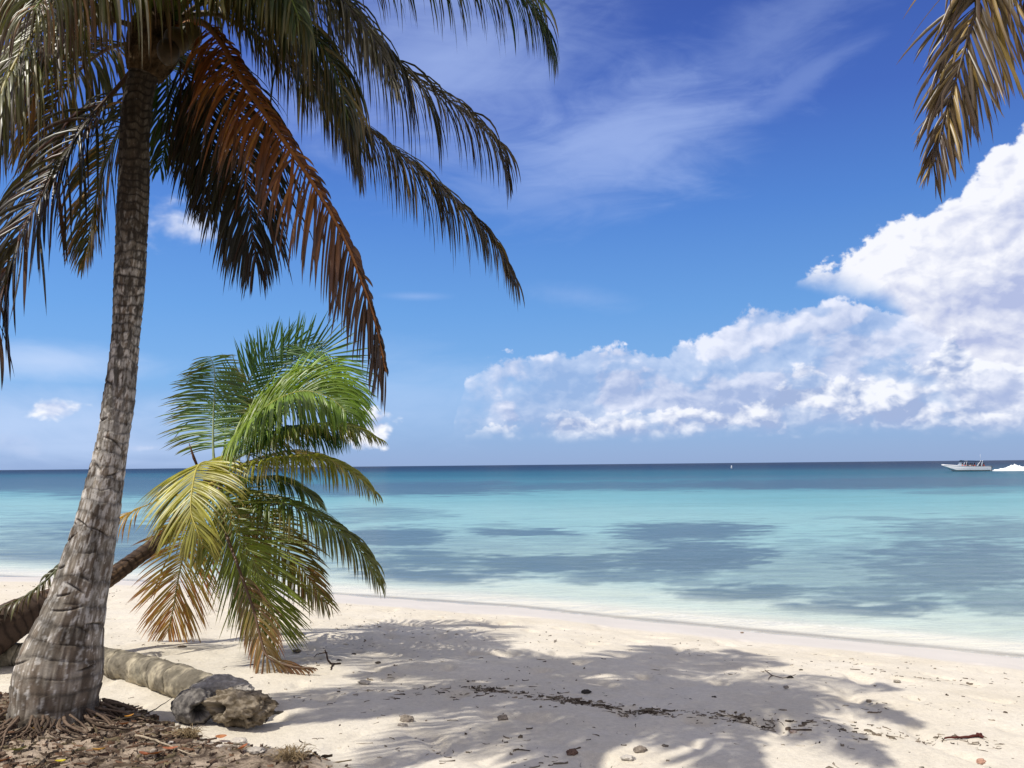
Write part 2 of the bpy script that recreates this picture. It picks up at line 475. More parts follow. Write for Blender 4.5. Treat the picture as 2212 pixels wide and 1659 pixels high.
def nonuni(a, b, core0, core1, step, n_out):
    core = np.arange(core0, core1, step)
    lo = core0 - np.geomspace(step, core0 - a, n_out)[::-1]
    hi = core1 + np.geomspace(step, b - core1, n_out)
    return np.concatenate([lo, core, [core1], hi])
def grid(xs, ys, zf):
    X, Y = np.meshgrid(xs, ys)
    Z = zf(X, Y); nx, ny = len(xs), len(ys)
    V = np.stack([X, Y, Z], -1).reshape(-1, 3)
    i = np.arange(ny - 1)[:, None] * nx + np.arange(nx - 1)[None, :]
    Fc = np.stack([i, i + 1, i + nx + 1, i + nx], -1).reshape(-1, 4)
    return V, Fc
xs = nonuni(-20000, 20000, -6.0, 6.5, 0.028, 60)
ys = nonuni(-20000, 25000, 3.3, 13.0, 0.028, 60)
V, Fc = grid(xs, ys, lambda x, y: height(x, y, True))
d_ = shore_d(V[:, 0], V[:, 1])
m = bpy.data.materials.new('beach_sand'); m.use_nodes = True
N = NT(m.node_tree); b = m.node_tree.nodes['Principled BSDF']
pos = N.node('ShaderNodeTexCoord').outputs['Object']
soil = N.node('ShaderNodeAttribute', attribute_name='soil').outputs['Fac']
wet = N.node('ShaderNodeAttribute', attribute_name='wet').outputs['Fac']
n1 = N.noise(pos, 1.3, 6, 0.6); n2 = N.noise(pos, 26, 5, 0.65); n3 = N.noise(pos, 240, 2, 0.6)
sand = N.mix(N.lin(n1, 0.3, 0.7), (0.64, 0.575, 0.455), (0.72, 0.66, 0.55))
sand = N.mix(1.0, sand, N.lin(n2, 0.3, 0.7, 0.88, 1.06), 'MULTIPLY')
sand = N.mix(1.0, sand, N.lin(n3, 0.3, 0.7, 0.86, 1.08), 'MULTIPLY')
# sparse grey shell and coral grit
vg = N.node('ShaderNodeTexVoronoi'); N.inp(vg, 'Vector', pos); N.inp(vg, 'Scale', 42.0)
gr = N.math('MULTIPLY', N.smooth(vg.outputs['Distance'], 0.20, 0.10), N.smooth(N.noise(pos, 3.0, 3), 0.52, 0.66))
sand = N.mix(N.math('MULTIPLY', gr, 0.55), sand, (0.20, 0.16, 0.12))
wets = N.mix(wet, sand, N.mix(N.lin(n1, 0.3, 0.7), (0.58, 0.535, 0.47), (0.64, 0.59, 0.52)))
so1 = N.mix(N.smooth(N.noise(pos, 9, 6, 0.7), 0.38, 0.62), (0.075, 0.052, 0.036), (0.30, 0.235, 0.17))
so1 = N.mix(N.smooth(N.noise(pos, 3.1, 5, 0.6), 0.50, 0.66), so1, (0.42, 0.335, 0.25))
so1 = N.mix(1.0, so1, N.lin(N.noise(pos, 90, 4, 0.7), 0.3, 0.7, 0.6, 1.3), 'MULTIPLY')
N.inp(b, 'Base Color', N.mix(soil, wets, so1))
N.inp(b, 'Roughness', N.lin(wet, 0, 1, 0.92, 0.55)); N.inp(b, 'Specular IOR Level', 0.25)
bn = N.node('ShaderNodeBump'); N.inp(bn, 'Distance', 0.012)
N.inp(bn, 'Strength', N.lin(wet, 0, 1, 0.75, 0.05))
N.inp(bn, 'Height', N.math('ADD', N.noise(pos, 38, 5, 0.6), N.math('MULTIPLY', n3, 0.35)))
N.l.new(bn.outputs[0], b.inputs['Normal'])
wn = pnoise(np.stack([V[:, 0] * 0.5, V[:, 1] * 0.5, V[:, 0] * 0], -1)) * 0.5
wetv = 1 - sstep(d_ + wn * 0.5, 1.55, 1.95)
tag(obj('sand', V, Fc, m, attrs={'soil': soil_f(V[:, 0], V[:, 1]), 'wet': wetv}), kind='structure')

# ------------------------------------------------------------------ sea
uu = np.concatenate([np.linspace(-4, -0.95, 40, endpoint=False), np.linspace(-0.95, 0.95, 520), np.linspace(1.0, 4, 40)])
yy = np.geomspace(5.0, 30000, 900)
U, Yg = np.meshgrid(uu, yy); X = U * Yg
p2 = np.stack([X, Yg, X * 0], -1)
nearf = sstep(Yg, 60, 12)
Z = nearf * (0.008 * pnoise(p2 * np.array([0.9, 2.0, 1])) + 0.004 * pnoise(p2 * np.array([2.3, 5.0, 1]) + 5))
dsh = shore_d(X, Yg)
# a low lapping wave just off the sand
wv = -dsh + 0.35 * pnoise(p2 * 0.25)
Z = Z + 0.022 * np.exp(-((wv - 0.75) / 0.20) ** 2) * sstep(X, -3, 2) + 0.02 * np.exp(-((wv - 2.6) / 0.3) ** 2) * (0.5 + pnoise(p2 * 0.4))
V = np.stack([X, Yg, Z], -1).reshape(-1, 3); nx = len(uu); ny = len(yy)
i = np.arange(ny - 1)[:, None] * nx + np.arange(nx - 1)[None, :]
Fc = np.stack([i, i + 1, i + nx + 1, i + nx], -1).reshape(-1, 4)
# seagrass beds: (centre x, centre y, half width, half height, strength) taken from the photograph, turned into places on the sea bed
qx = U * F; qb = 2.35 * F / Yg
# warp
wx = fbm(np.stack([U * 9, np.log(Yg) * 7, U * 0], -1), 1, 4) * 60
wy = fbm(np.stack([U * 7, np.log(Yg) * 9, U * 0 + 9], -1), 1, 5)
ed = fbm(np.stack([U * 22, np.log(Yg) * 40, U * 0 + 2], -1), 1, 4, 0.6)
def patch(X, Y, rx, ry, s):
    px = 327.7 + X / 3.177; hor = 470 - 0.0100 * px
    py = 450.6 + Y / 3.177
    bx = px - 512; bb = py - hor
    rx *= 1.12 / 3.177; ry *= 1.28 / 3.177
    k = 1 - np.sqrt(((qx + wx * 0.4 - bx) / rx) ** 2 + ((qb * (1 + 0.10 * wy) - bb) / ry) ** 2)
    return sstep(k + ed * 0.55, -0.18, 0.72) * s
gr = np.zeros_like(qx)
for q in [(300, 330, 1300, 90, 0.36), (1700, 380, 800, 130, 0.42), (-700, 300, 700, 110, 0.5), (100, 122, 900, 22, 0.75), (900, 112, 700, 16, 0.6), (1750, 98, 700, 16, 0.85), (1200, 84, 900, 6, 0.4), (-600, 118, 500, 30, 0.8), (-400, 100, 300, 20, 0.6), (300, 118, 420, 24, 0.9), (1600, 104, 800, 18, 0.9), (2000, 130, 260, 8, 0.4),
          (150, 200, 260, 24, 0.5), (200, 268, 240, 30, 0.9), (590, 256, 190, 14, 0.8), (1120, 258, 300, 36, 0.9), (540, 232, 130, 8, 0.35), (1050, 295, 220, 22, 0.5),
          (700, 355, 470, 40, 0.85), (1130, 335, 330, 48, 1.0), (300, 345, 320, 36, 0.8), (260, 405, 330, 34, 0.95), (20, 425, 240, 18, 0.9), (950, 385, 400, 22, 0.6),
          (1320, 440, 270, 30, 0.75), (1150, 410, 160, 28, 0.5), (1640, 495, 330, 30, 0.85), (920, 480, 190, 20, 0.45), (650, 487, 160, 8, 0.35),
          (1960, 360, 430, 105, 0.72), (1800, 440, 420, 42, 0.7), (2100, 460, 300, 50, 0.6), (2050, 250, 460, 34, 0.6), (1900, 212, 420, 8, 0.45), (1640, 300, 160, 14, 0.4), (2180, 530, 160, 16, 0.4),
          (-600, 260, 430, 40, 0.7), (-550, 320, 400, 36, 0.75), (-700, 370, 360, 24, 0.6), (-800, 105, 700, 26, 0.9), (-500, 170, 300, 12, 0.3), (-900, 330, 500, 60, 0.6)]:
    gr = np.maximum(gr, patch(*q))
gr = gr * sstep(-dsh, 0.8, 3.2)
m = bpy.data.materials.new('sea_water'); m.use_nodes = True
N = NT(m.node_tree); N.n.clear()
geo = N.node('ShaderNodeNewGeometry'); pos = geo.outputs['Position']
sp = N.node('ShaderNodeSeparateXYZ'); N.l.new(pos, sp.inputs[0])
at = lambda a: N.node('ShaderNodeAttribute', attribute_name=a).outputs['Fac']
grass = at('seagrass'); depth = at('depth'); off = at('offshore')
# bottom seen through the water, by depth
ramp = N.node('ShaderNodeValToRGB'); N.inp(ramp, 0, off)
cr = ramp.color_ramp
cr.interpolation = 'EASE'
stops = [(0.0, (0.68, 0.63, 0.54)), (0.12, (0.66, 0.64, 0.54)), (0.22, (0.50, 0.58, 0.505)), (0.34, (0.33, 0.475, 0.445)), (0.50, (0.235, 0.42, 0.42)), (0.60, (0.135, 0.33, 0.36)), (0.66, (0.045, 0.17, 0.225)), (0.76, (0.010, 0.085, 0.135)), (0.86, (0.004, 0.030, 0.075)), (1.0, (0.003, 0.014, 0.050))]
while len(cr.elements) < len(stops): cr.elements.new(0.5)
for e_, (p_, c_) in zip(cr.elements, stops):
    e_.position = p_; e_.color = tuple(c_) + (1,)
# ripples streak with distance: several sizes
def stretch(v, s): return N.vmath('MULTIPLY', v, s)
r1 = N.noise(stretch(pos, (0.55, 1.5, 1)), 1.5, 6, 0.6, 0.4)
r2 = N.noise(stretch(pos, (0.35, 1.2, 1)), 0.22, 5, 0.6, 0.6)
r3 = N.noise(stretch(pos, (1, 1.7, 1)), 6.0, 4, 0.6)
streak = N.math('ADD', N.math('MULTIPLY', r1, 0.5), N.math('MULTIPLY', r2, 0.5))
gcol = N.mix(off, (0.085, 0.14, 0.17), (0.02, 0.065, 0.13))
gm = N.smooth(N.math('ADD', N.math('MULTIPLY', grass, 1.0), N.math('MULTIPLY', N.math('SUBTRACT', streak, 0.5), 1.5)), 0.0, 0.85)
gm = N.math('MULTIPLY', gm, N.smooth(grass, 0.0, 0.25))
base = N.mix(N.math('MULTIPLY', gm, 0.88), ramp.outputs[0], gcol)
base = N.mix(1.0, base, N.lin(streak, 0.32, 0.68, 0.82, 1.10), 'MULTIPLY')
bump = N.node('ShaderNodeBump'); N.inp(bump, 'Strength', 1.0); N.inp(bump, 'Distance', 0.13)
hh = N.math('ADD', N.math('MULTIPLY', r1, 0.8), N.math('ADD', N.math('MULTIPLY', r3, 0.16), N.math('MULTIPLY', r2, 2.2)))
N.inp(bump, 'Height', hh)
dif = N.node('ShaderNodeBsdfDiffuse'); N.inp(dif, 'Color', base)
gl = N.node('ShaderNodeBsdfGlossy'); N.inp(gl, 'Color', (0.9, 0.95, 1.0, 1)); N.inp(gl, 'Roughness', 0.12); N.l.new(bump.outputs[0], gl.inputs['Normal'])
fr = N.node('ShaderNodeFresnel'); N.inp(fr, 'IOR', 1.33); N.l.new(bump.outputs[0], fr.inputs['Normal'])
ff = N.math('MULTIPLY', N.lin(fr.outputs[0], 0.02, 0.85, 0.0, 1.0), N.lin(off, 0.45, 0.9, 0.52, 0.20))
tr = N.node('ShaderNodeBsdfTransparent'); N.inp(tr, 'Color', (0.97, 0.985, 0.98, 1))
mx1 = N.node('ShaderNodeMixShader'); N.inp(mx1, 0, N.smooth(depth, 0.0, 0.03)); N.l.new(tr.outputs[0], mx1.inputs[1]); N.l.new(dif.outputs[0], mx1.inputs[2])
mx2 = N.node('ShaderNodeMixShader'); N.inp(mx2, 0, ff); N.l.new(mx1.outputs[0], mx2.inputs[1]); N.l.new(gl.outputs[0], mx2.inputs[2])
# thin line of foam where the water meets the sand
foamf = N.math('MULTIPLY', at('foam'), N.smooth(N.noise(pos, 9, 5, 0.7), 0.46, 0.62))
fo = N.node('ShaderNodeBsdfDiffuse'); N.inp(fo, 'Color', (0.80, 0.80, 0.76, 1))
mx3 = N.node('ShaderNodeMixShader'); N.inp(mx3, 0, foamf); N.l.new(mx2.outputs[0], mx3.inputs[1]); N.l.new(fo.outputs[0], mx3.inputs[2])
om = N.node('ShaderNodeOutputMaterial'); N.l.new(mx3.outputs[0], om.inputs[0])
offv = np.clip(np.log(np.maximum(-dsh, 0.02) / 0.4 + 1) / math.log(1200 / 0.4 + 1), 0, 1)
dep = np.clip(-base_h(X, Yg), 0, 2)
foam = np.exp(-((-dsh - 0.03) / 0.05) ** 2) * 0.55 + np.exp(-((wv - 0.8) / 0.10) ** 2) * sstep(X, 0, 3) * sstep(X, 6.5, 4.5) * 0.5
tag(obj('sea', V, Fc, m, attrs={'seagrass': gr.ravel(), 'depth': dep.ravel(), 'offshore': offv.ravel(), 'foam': foam.ravel()}), kind='structure')

# ------------------------------------------------------------------ palms
LEAF = mat('palm_leaf', 0.38, attr='col', spec=0.5, translucent=0.22, noise_col=(9, 0.22))
RIB = mat('palm_midrib', 0.5, attr='col', spec=0.4, noise_col=(14, 0.2))
GREEN = (0.055, 0.105, 0.012); DKGREEN = (0.020, 0.045, 0.012); LIME = (0.15, 0.20, 0.03); YEL = (0.34, 0.26, 0.05)
ORANGE = (0.42, 0.17, 0.035); RUST = (0.20, 0.062, 0.020); BROWN = (0.085, 0.045, 0.022); GREY = (0.13, 0.105, 0.08); PALE = (0.36, 0.33, 0.24)
DKBROWN = (0.035, 0.022, 0.016)

def frond(parent, origin, pts, L=0.6, n=80, a0=62, a1=28, droop=1.2, w=0.024, cols=(GREEN, GREEN), alt=None, altp=0.0, tip=None,
          A=None, lf=1.0, rf=1.0, bare=0.16, rib=(0.020, 0.004), ribcol=LIME, seed=0, clump=0.0, jit=0.12, miss=0.05, lift=0.25,
          lenpow=1.0, tiplen=0.35, label=None, world=False, curl=0.0, segs=7, palep=0.0, raw=False, altfade=0.0):
    if parent is lean:
        L *= 1.13; w *= 1.13
        if not world and not raw: pts = [(a_, b_, 9.1 + (d_ - 8.0) * 1.5) for a_, b_, d_ in pts]
    if parent is palm: n = int(n * 1.5); w = w * 0.68
    elif parent is lean: w = w * 0.74; n = int(n * 1.2); cols = tuple((1.95 * c_[0], 1.65 * c_[1], 1.25 * c_[2]) if c_[1] > c_[0] else tuple(1.35 * v for v in c_) for c_ in cols)
    r = np.random.default_rng(seed + 100)
    W3 = np.array(pts, float) if world else np.array([P3(*q) for q in pts])
    C = spline(W3, 90)
    T = np.gradient(C, axis=0); T /= np.linalg.norm(T, axis=1)[:, None]
    if A is None:
        hd = C[-1] - C[0]; hd[2] = 0; hd /= np.linalg.norm(hd) + 1e-9
        Av = np.array([0, 0, 1.0]) + 0.6 * hd           # upper face looks up and outwards
    else:
        Av = np.array(A, float)
    S = np.cross(T, Av); S /= np.linalg.norm(S, axis=1)[:, None] + 1e-9
    Nn = np.cross(S, T)
    # leaflets
    t = np.linspace(bare, 0.995, n)
    t = np.clip(np.concatenate([t + r.normal(0, 0.0035, n), t + 0.4 / n + r.normal(0, 0.0035, n)]), bare, 1)
    side = np.concatenate([np.ones(n), -np.ones(n)])
    keep = r.random(2 * n) > miss
    fac = np.where(side > 0, rf, lf); keep &= fac > 0.02
    t = t[keep]; side = side[keep]; fac = fac[keep]; k = len(t)
    idx = t * 89; i0 = np.clip(idx.astype(int), 0, 88); fr_ = (idx - i0)[:, None]
    lerp = lambda Ar: Ar[i0] * (1 - fr_) + Ar[i0 + 1] * fr_
    p = lerp(C); Tt = lerp(T); Ss = lerp(S); Nt = lerp(Nn)
    tt = (t - bare) / (1 - bare)
    prof = np.minimum(1, 0.55 + tt * 3.0) * (1 - (1 - tiplen) * np.clip((tt - 0.45) / 0.55, 0, 1) ** 1.6)
    ln = L * prof * fac * (1 + r.normal(0, 0.08, k)) * np.where(r.random(k) < 0.06, r.uniform(0.4, 0.8, k), 1)
    ang = np.radians(a0 + (a1 - a0) * tt + r.normal(0, 4, k))
    # neighbouring leaflets fall into loose clumps
    cl = pnoise(np.stack([t * n * 0.22 + seed, side * 7.1, t * 0], -1)) * clump
    d = Tt * np.cos(ang)[:, None] + Ss * (side * np.sin(ang))[:, None] + Nt * (lift + r.normal(0, jit, k) + cl)[:, None] + Tt * (cl * 0.8)[:, None] + r.normal(0, jit * 0.6, (k, 3))
    d /= np.linalg.norm(d, axis=1)[:, None]
    dr = droop * (1 + r.normal(0, 0.15, k)) * (1 + 0.5 * cl)
    wv_ = w * (1 + r.normal(0, 0.12, k)) * np.minimum(1, 0.5 + 0.6 * prof)
    kk = pnoise(np.stack([t * n * 0.5, side * 3 + seed, t * 0 + 3], -1))
    dead = r.random(k) < altp
    kink = (r.random(k) < (0.03 if parent is lean else 0.10)) * r.uniform(1.5, 4.0, k); kseg = r.integers(2, segs, k)
    u = np.linspace(0, 1, segs + 1)
    wid = np.sin(np.pi * np.clip(u * 0.86 + 0.12, 0, 1)) ** 0.8 * np.array([1 if x < 1 else 0.02 for x in u])
    V = np.zeros((k, segs + 1, 3, 3))
    wd = Tt - d * np.sum(Tt * d, 1)[:, None]; wd /= np.linalg.norm(wd, axis=1)[:, None] + 1e-9
    tw = r.normal(0, 0.35, k) + cl
    side_b = r.normal(0, curl, (k, 3)) + 0.0
    pc = p.copy()
    for s in range(segs + 1):
        nrm = np.cross(wd, d)
        ca = np.cos(tw)[:, None]; sa = np.sin(tw)[:, None]
        wr = wd * ca + nrm * sa; nr = -wd * sa + nrm * ca
        hw = (wv_ * wid[s] * 0.5)[:, None]
        V[:, s, 0] = pc - wr * hw + nr * hw * 0.45
        V[:, s, 1] = pc
        V[:, s, 2] = pc + wr * hw + nr * hw * 0.45
        st = (ln / segs)[:, None]
        grav = np.zeros_like(d); grav[:, 2] = -1
        d = d + grav * (dr / segs * (0.4 + 1.3 * u[s]) + kink * (kseg == s) * 0.5)[:, None] + side_b * u[s] / segs * 2
        d /= np.linalg.norm(d, axis=1)[:, None]
        wd = wd - d * np.sum(wd * d, 1)[:, None]; wd /= np.linalg.norm(wd, axis=1)[:, None] + 1e-9
        pc = pc + d * st
        tw = tw + r.normal(0, 0.06 + curl * 0.3, k)
    c0, c1 = np.array(cols[0]), np.array(cols[1])
    mixf = np.clip(tt + kk * 0.35, 0, 1)[:, None]
    base = c0 * (1 - mixf) + c1 * mixf
    if alt is not None:
        dead2 = np.clip(dead * 1.0 + (kk > 0.28) * 0.6 * (altp > 0.1), 0, 1)[:, None] * (1 - altfade * sstep(tt, 0.35, 0.75))[:, None]
        base = base * (1 - dead2) + np.array(alt) * dead2
    base = base * (1 + r.normal(0, 0.16, k))[:, None]
    colr = np.repeat(base[:, None], segs + 1, 1)
    if tip is not None:
        f_ = (np.clip((u - r.uniform(0.35, 0.85, k)[:, None]) / 0.35, 0, 1))[..., None]
        colr = colr * (1 - f_) + np.array(tip) * f_
    if palep > 0:                                     # a random share of leaflets turns pale away from the base
        g_ = (r.random(k) < palep)[:, None, None] * sstep(u, 0.0, 0.4)[None, :, None] * 0.8
        colr = colr * (1 - g_) + np.array(PALE) * g_
    colr = np.clip(np.repeat(colr[:, :, None], 3, 2), 0.004, 0.9)
    colr[:, :, 1] *= 1.15
    st3 = (segs + 1) * 3
    q = []
    for s in range(segs):
        a = s * 3
        q += [(a, a + 1, a + 4, a + 3), (a + 1, a + 2, a + 5, a + 4)]
    q = np.array(q)
    Fq = (np.arange(k)[:, None, None] * st3 + q[None]).reshape(-1, 4)
    o = obj('frond', V.reshape(-1, 3), Fq, LEAF, parent, origin, True, {'col': colr.reshape(-1, 3)})
    if label: o['label'] = label
    rr = rib[0] + (rib[1] - rib[0]) * np.linspace(0, 1, 90) ** 0.8
    rr = rr * (1 + 0.9 * np.exp(-np.linspace(0, 1, 90) / 0.05))
    v, f = tube(C, rr, 7)
    rc = np.tile(np.array(ribcol), (len(v), 1))
    obj('midrib', v, f, RIB, o, origin, True, {'col': rc})
    return o

BARK = mat('palm_bark', 0.85, attr='col', spec=0.15, bump=(120, 0.35, 0.006), noise_col=(95, 0.16))
def trunk_mesh(name, parent, origin, rows, nring, nseg, disp, colf, mt=None, cap=True):
    """rows: (x,y,z,r)"""
    R = spline(rows, nring)
    C, rad = R[:, :3], R[:, 3]
    T, N_, B_ = frames(C)
    s = np.concatenate([[0], np.cumsum(np.linalg.norm(np.diff(C, axis=0), axis=1))])
    a = np.arange(nseg) / nseg * 2 * math.pi
    dirs = np.cos(a)[None, :, None] * N_[:, None] + np.sin(a)[None, :, None] * B_[:, None]
    Sg, Ag = np.meshgrid(s, a, indexing='ij')
    p0 = C[:, None] + rad[:, None, None] * dirs
    dsp, extra = disp(Sg, Ag, p0, dirs, s[-1])
    V = C[:, None] + (rad[:, None] + dsp)[..., None] * dirs
    col = colf(Sg, Ag, p0, extra, s[-1])
    i = np.arange(nring - 1)[:, None] * nseg + np.arange(nseg)[None]
    j = np.arange(nring - 1)[:, None] * nseg + (np.arange(nseg)[None] + 1) % nseg
    Fq = np.stack([i, j, j + nseg, i + nseg], -1).reshape(-1, 4)
    Vv = V.reshape(-1, 3); cc = col.reshape(-1, 3)
    Fl = Fq
    if cap:
        Vv = np.vstack([Vv, C[0][None], C[-1][None]]); cc = np.vstack([cc, cc[:1], cc[-1:]])
        n0 = nring * nseg
        k = np.arange(nseg); k2 = (k + 1) % nseg
        e0 = np.stack([k2, k, np.full(nseg, n0), np.full(nseg, n0)], 1)
        tri0 = [(int(k2[q]), int(k[q]), n0) for q in k]
        tri1 = [(int((nring - 1) * nseg + k[q]), int((nring - 1) * nseg + k2[q]), n0 + 1) for q in k]
        Fl = [tuple(x) for x in Fq.tolist()] + tri0 + tri1
    return obj(name, Vv, Fl, mt or BARK, parent, origin, True, {'col': cc}), C, rad

# --- the tall palm at the left
edges = [(712, 8, 99, 5.60), (700, 11, 99, 5.60), (684, 12, 102, 5.60), (662, 17, 104.5, 5.61), (640, 27, 105, 5.62), (619, 38, 106, 5.63), (595, 49, 108, 5.65), (565, 60, 113, 5.67), (536, 70, 117, 5.69),
         (513, 77, 121, 5.70), (491, 83, 123.5, 5.72), (440, 96, 130, 5.75), (401, 102, 136, 5.77), (361, 107.7, 138.5, 5.79), (322, 111.6, 142, 5.80), (282, 113, 146, 5.8), (243, 114.6, 148.5, 5.8),
         (203, 116, 150, 5.8), (164, 118, 150.5, 5.8), (130, 119, 151, 5.8), (90, 124, 156, 5.8), (55, 134, 167, 5.8)]
rows = []
for (py, l, r_, dd) in edges:
    p = P3((l + r_) / 2, py, dd)
    rows.append([*p, (r_ - l) / 2 / F * dd * dd / math.hypot(p[0], dd) * 0.99])
b0 = rows[0]
gz = float(height(np.array(b0[0]), np.array(b0[1])))
rows = [[b0[0] - 0.01, b0[1], min(gz, b0[2]) - 0.12, b0[3] * 1.03]] + rows
TB = np.array([rows[1][0], rows[1][1], gz])
lean = None
palm = empty('palm_tree', TB, 'tall coconut palm with thick ringed grey trunk and wide drooping crown at the left', 'palm tree')
gr_ = np.random.default_rng(11)
gashes = [(gr_.uniform(-1.35, 1.35), gr_.uniform(0.3, 2.35), gr_.uniform(0.05, 0.15), gr_.uniform(-0.35, 0.35), gr_.uniform(0.005, 0.009)) for _ in range(24)]
def palm_disp(S, Ag, p0, dirs, Lt):
    facing = np.arctan2(dirs[..., 0], -dirs[..., 1])                 # 0 faces the camera side
    P = np.stack([np.cos(Ag) * 1.2, np.sin(Ag) * 1.2, S * 2.0], -1)
    wob = fbm(P * np.array([1, 1, 0.6]), 0.9, 2) * 0.04 + fbm(P * np.array([1, 1, 0.5]), 1.8, 2) * 0.006
    per = 0.125 - 0.05 * sstep(S, 1.0, 3.2)
    # ring phase is the integral of 1/period
    ph = (S + wob) / 0.125 + np.maximum(S + wob - 1.3, 0) ** 1.5 * 3.6 + 0.9 * pnoise(np.stack([S * 2.3, S * 0, S * 0 + 0.5], -1)) + 0.35 * pnoise(np.stack([np.cos(Ag) * 0.8, np.sin(Ag) * 0.8, S * 5], -1))
    f = ph - np.floor(ph)
    amp = 0.010 + 0.0 * S
    amp = 0.0058
    rm = 0.4 + 0.6 * sstep(pnoise(np.stack([np.cos(Ag) * 0.9, np.sin(Ag) * 0.9, S * 9], -1)), -0.3, 0.3)
    ring = amp * (f ** 1.4 - 0.5) * rm - 0.004 * rm * np.exp(-(np.minimum(f, 1 - f) / 0.08) ** 2)
    fib = 0.0040 * pnoise(np.stack([np.cos(Ag) * 20, np.sin(Ag) * 20, S * 7.0], -1)) * sstep(S, 3.5, 1.5)
    lump = 0.007 * fbm(P, 1.1, 2) + 0.0022 * fbm(P * 4 + 3, 1.5, 3) * sstep(S, 2.2, 1.0)
    gs = np.zeros_like(S)
    for (a, s0, wd, tl, dp) in gashes:
        rad_ = 0.24
        du = (facing - a) * rad_; v = (S - s0) - tl * du - 0.9 * du * du * np.sign(tl)
        gs = np.maximum(gs, np.exp(-(np.abs(du) / wd) ** 4) * np.exp(-(v / dp) ** 2))
    return ring + fib + lump - 0.016 * gs, (f, gs, facing, P, ph)
def palm_col(S, Ag, p0, ex, Lt):
    f, gs, facing, P, ph = ex
    rid_ = np.floor(ph).astype(int); rh = _perm[rid_ & 511] / 511.0
    cellx = np.floor(facing * (2.2 + 1.6 * rh) + rh * 7 + 0.25 * fbm(P, 3, 2)).astype(int)
    ch = _perm[(_perm[rid_ & 511] + cellx) & 511] / 511.0
    n1 = fbm(P + 20, 2.2, 4, 0.6); n2 = fbm(P * np.array([2.2, 2.2, 3.5]) + 50, 2.2, 4, 0.6)
    n3 = pnoise(np.stack([np.cos(Ag) * 20, np.sin(Ag) * 20, S * 7], -1))
    brown = np.array([0.16, 0.125, 0.092]); grey = np.array([0.30, 0.265, 0.215]); pale = np.array([0.58, 0.55, 0.50]); dark = np.array([0.035, 0.028, 0.022])
    n3 = n3 * sstep(S, 2.4, 0.9)
    c = brown + (grey - brown) * sstep(n1 + 0.5 * n3, -0.35, 0.35)[..., None]
    pl = sstep(n2 + 0.25 * n3 + 0.25 * np.exp(-((S - 2.1) / 0.9) ** 2) - 0.25 * sstep(S, 3.0, 4.3) - 0.18 * sstep(S, 0.9, 0.2), 0.02, 0.30)[..., None]
    c = c + (pale - c) * pl * 0.8
    c = c * (1 + 0.30 * n3 * sstep(S, 3, 1.5))[..., None] * (0.50 + 0.82 * ch + 0.25 * (rh - 0.5))[..., None]
    # rings: dark line at each leaf scar
    rl = np.exp(-(np.minimum(f, 1 - f) / 0.17) ** 2) * (0.62 + 0.33 * sstep(S, 2.0, 3.2))
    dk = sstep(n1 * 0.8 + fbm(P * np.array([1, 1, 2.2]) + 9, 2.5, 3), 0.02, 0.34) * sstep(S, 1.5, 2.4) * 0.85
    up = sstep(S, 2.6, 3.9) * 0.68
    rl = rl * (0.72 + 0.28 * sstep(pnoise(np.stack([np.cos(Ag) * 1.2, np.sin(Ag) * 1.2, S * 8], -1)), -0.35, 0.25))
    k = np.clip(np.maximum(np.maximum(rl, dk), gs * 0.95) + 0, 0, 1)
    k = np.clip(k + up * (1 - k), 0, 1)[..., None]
    return np.clip(c * (1 - k) + dark * k, 0.01, 1)
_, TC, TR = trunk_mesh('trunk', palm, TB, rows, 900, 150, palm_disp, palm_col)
H = (158, 38, 5.8)
# fibrous heart of the crown, with dry sheaths
FIBRE = mat('palm_fibre', 0.95, attr='col', spec=0.05, bump=(60, 0.8, 0.02), noise_col=(30, 0.5))
heart = [[*P3(145, 75, 5.8), 0.12], [*P3(152, 52, 5.8), 0.17], [*P3(158, 30, 5.8), 0.17], [*P3(160, 8, 5.8), 0.10], [*P3(161, -8, 5.8), 0.04]]
trunk_mesh('leaf_sheath', palm, TB, heart, 60, 60, lambda S, Ag, p0, d, L: (0.03 * fbm(p0, 6, 3) + 0.012 * np.sin(Ag * 17), None),
           lambda S, Ag, p0, ex, L: np.clip(np.array([0.10, 0.07, 0.04]) * (1 + 0.9 * fbm(p0, 9, 3))[..., None], 0.01, 1), FIBRE)
# spent flower stalks and nuts under the crown
NUT = mat('coconut_husk', 0.5, attr='col', spec=0.4, bump=(18, 0.25, 0.01), noise_col=(12, 0.3))
def nut(parent, origin, c, r, col):
    a = np.linspace(0, math.pi, 13); b_ = np.arange(16) / 16 * 2 * math.pi
    A_, B_ = np.meshgrid(a, b_, indexing='ij')
    rr = r * (1 + 0.08 * np.cos(3 * B_))
    v = np.stack([rr * np.sin(A_) * np.cos(B_), rr * np.sin(A_) * np.sin(B_), r * 1.25 * np.cos(A_)], -1) + np.array(c)
    f = [(i * 16 + j, (i + 1) * 16 + j, (i + 1) * 16 + (j + 1) % 16, i * 16 + (j + 1) % 16) for i in range(12) for j in range(16)]
    v = v.reshape(-1, 3)
    return obj('coconut', v, f, NUT, parent, origin, True, {'col': np.tile(col, (len(v), 1))})
for (px, py, dd, r_, cc) in [(176, 42, 5.6, 0.085, (0.10, 0.07, 0.03)), (190, 36, 5.66, 0.08, (0.09, 0.08, 0.03)), (168, 52, 5.55, 0.075, (0.07, 0.05, 0.025))]:
    nut(palm, TB, P3(px, py, dd), r_, cc)

HT = lambda dx=0, dy=0: (160 + dx, 30 + dy, 5.8)
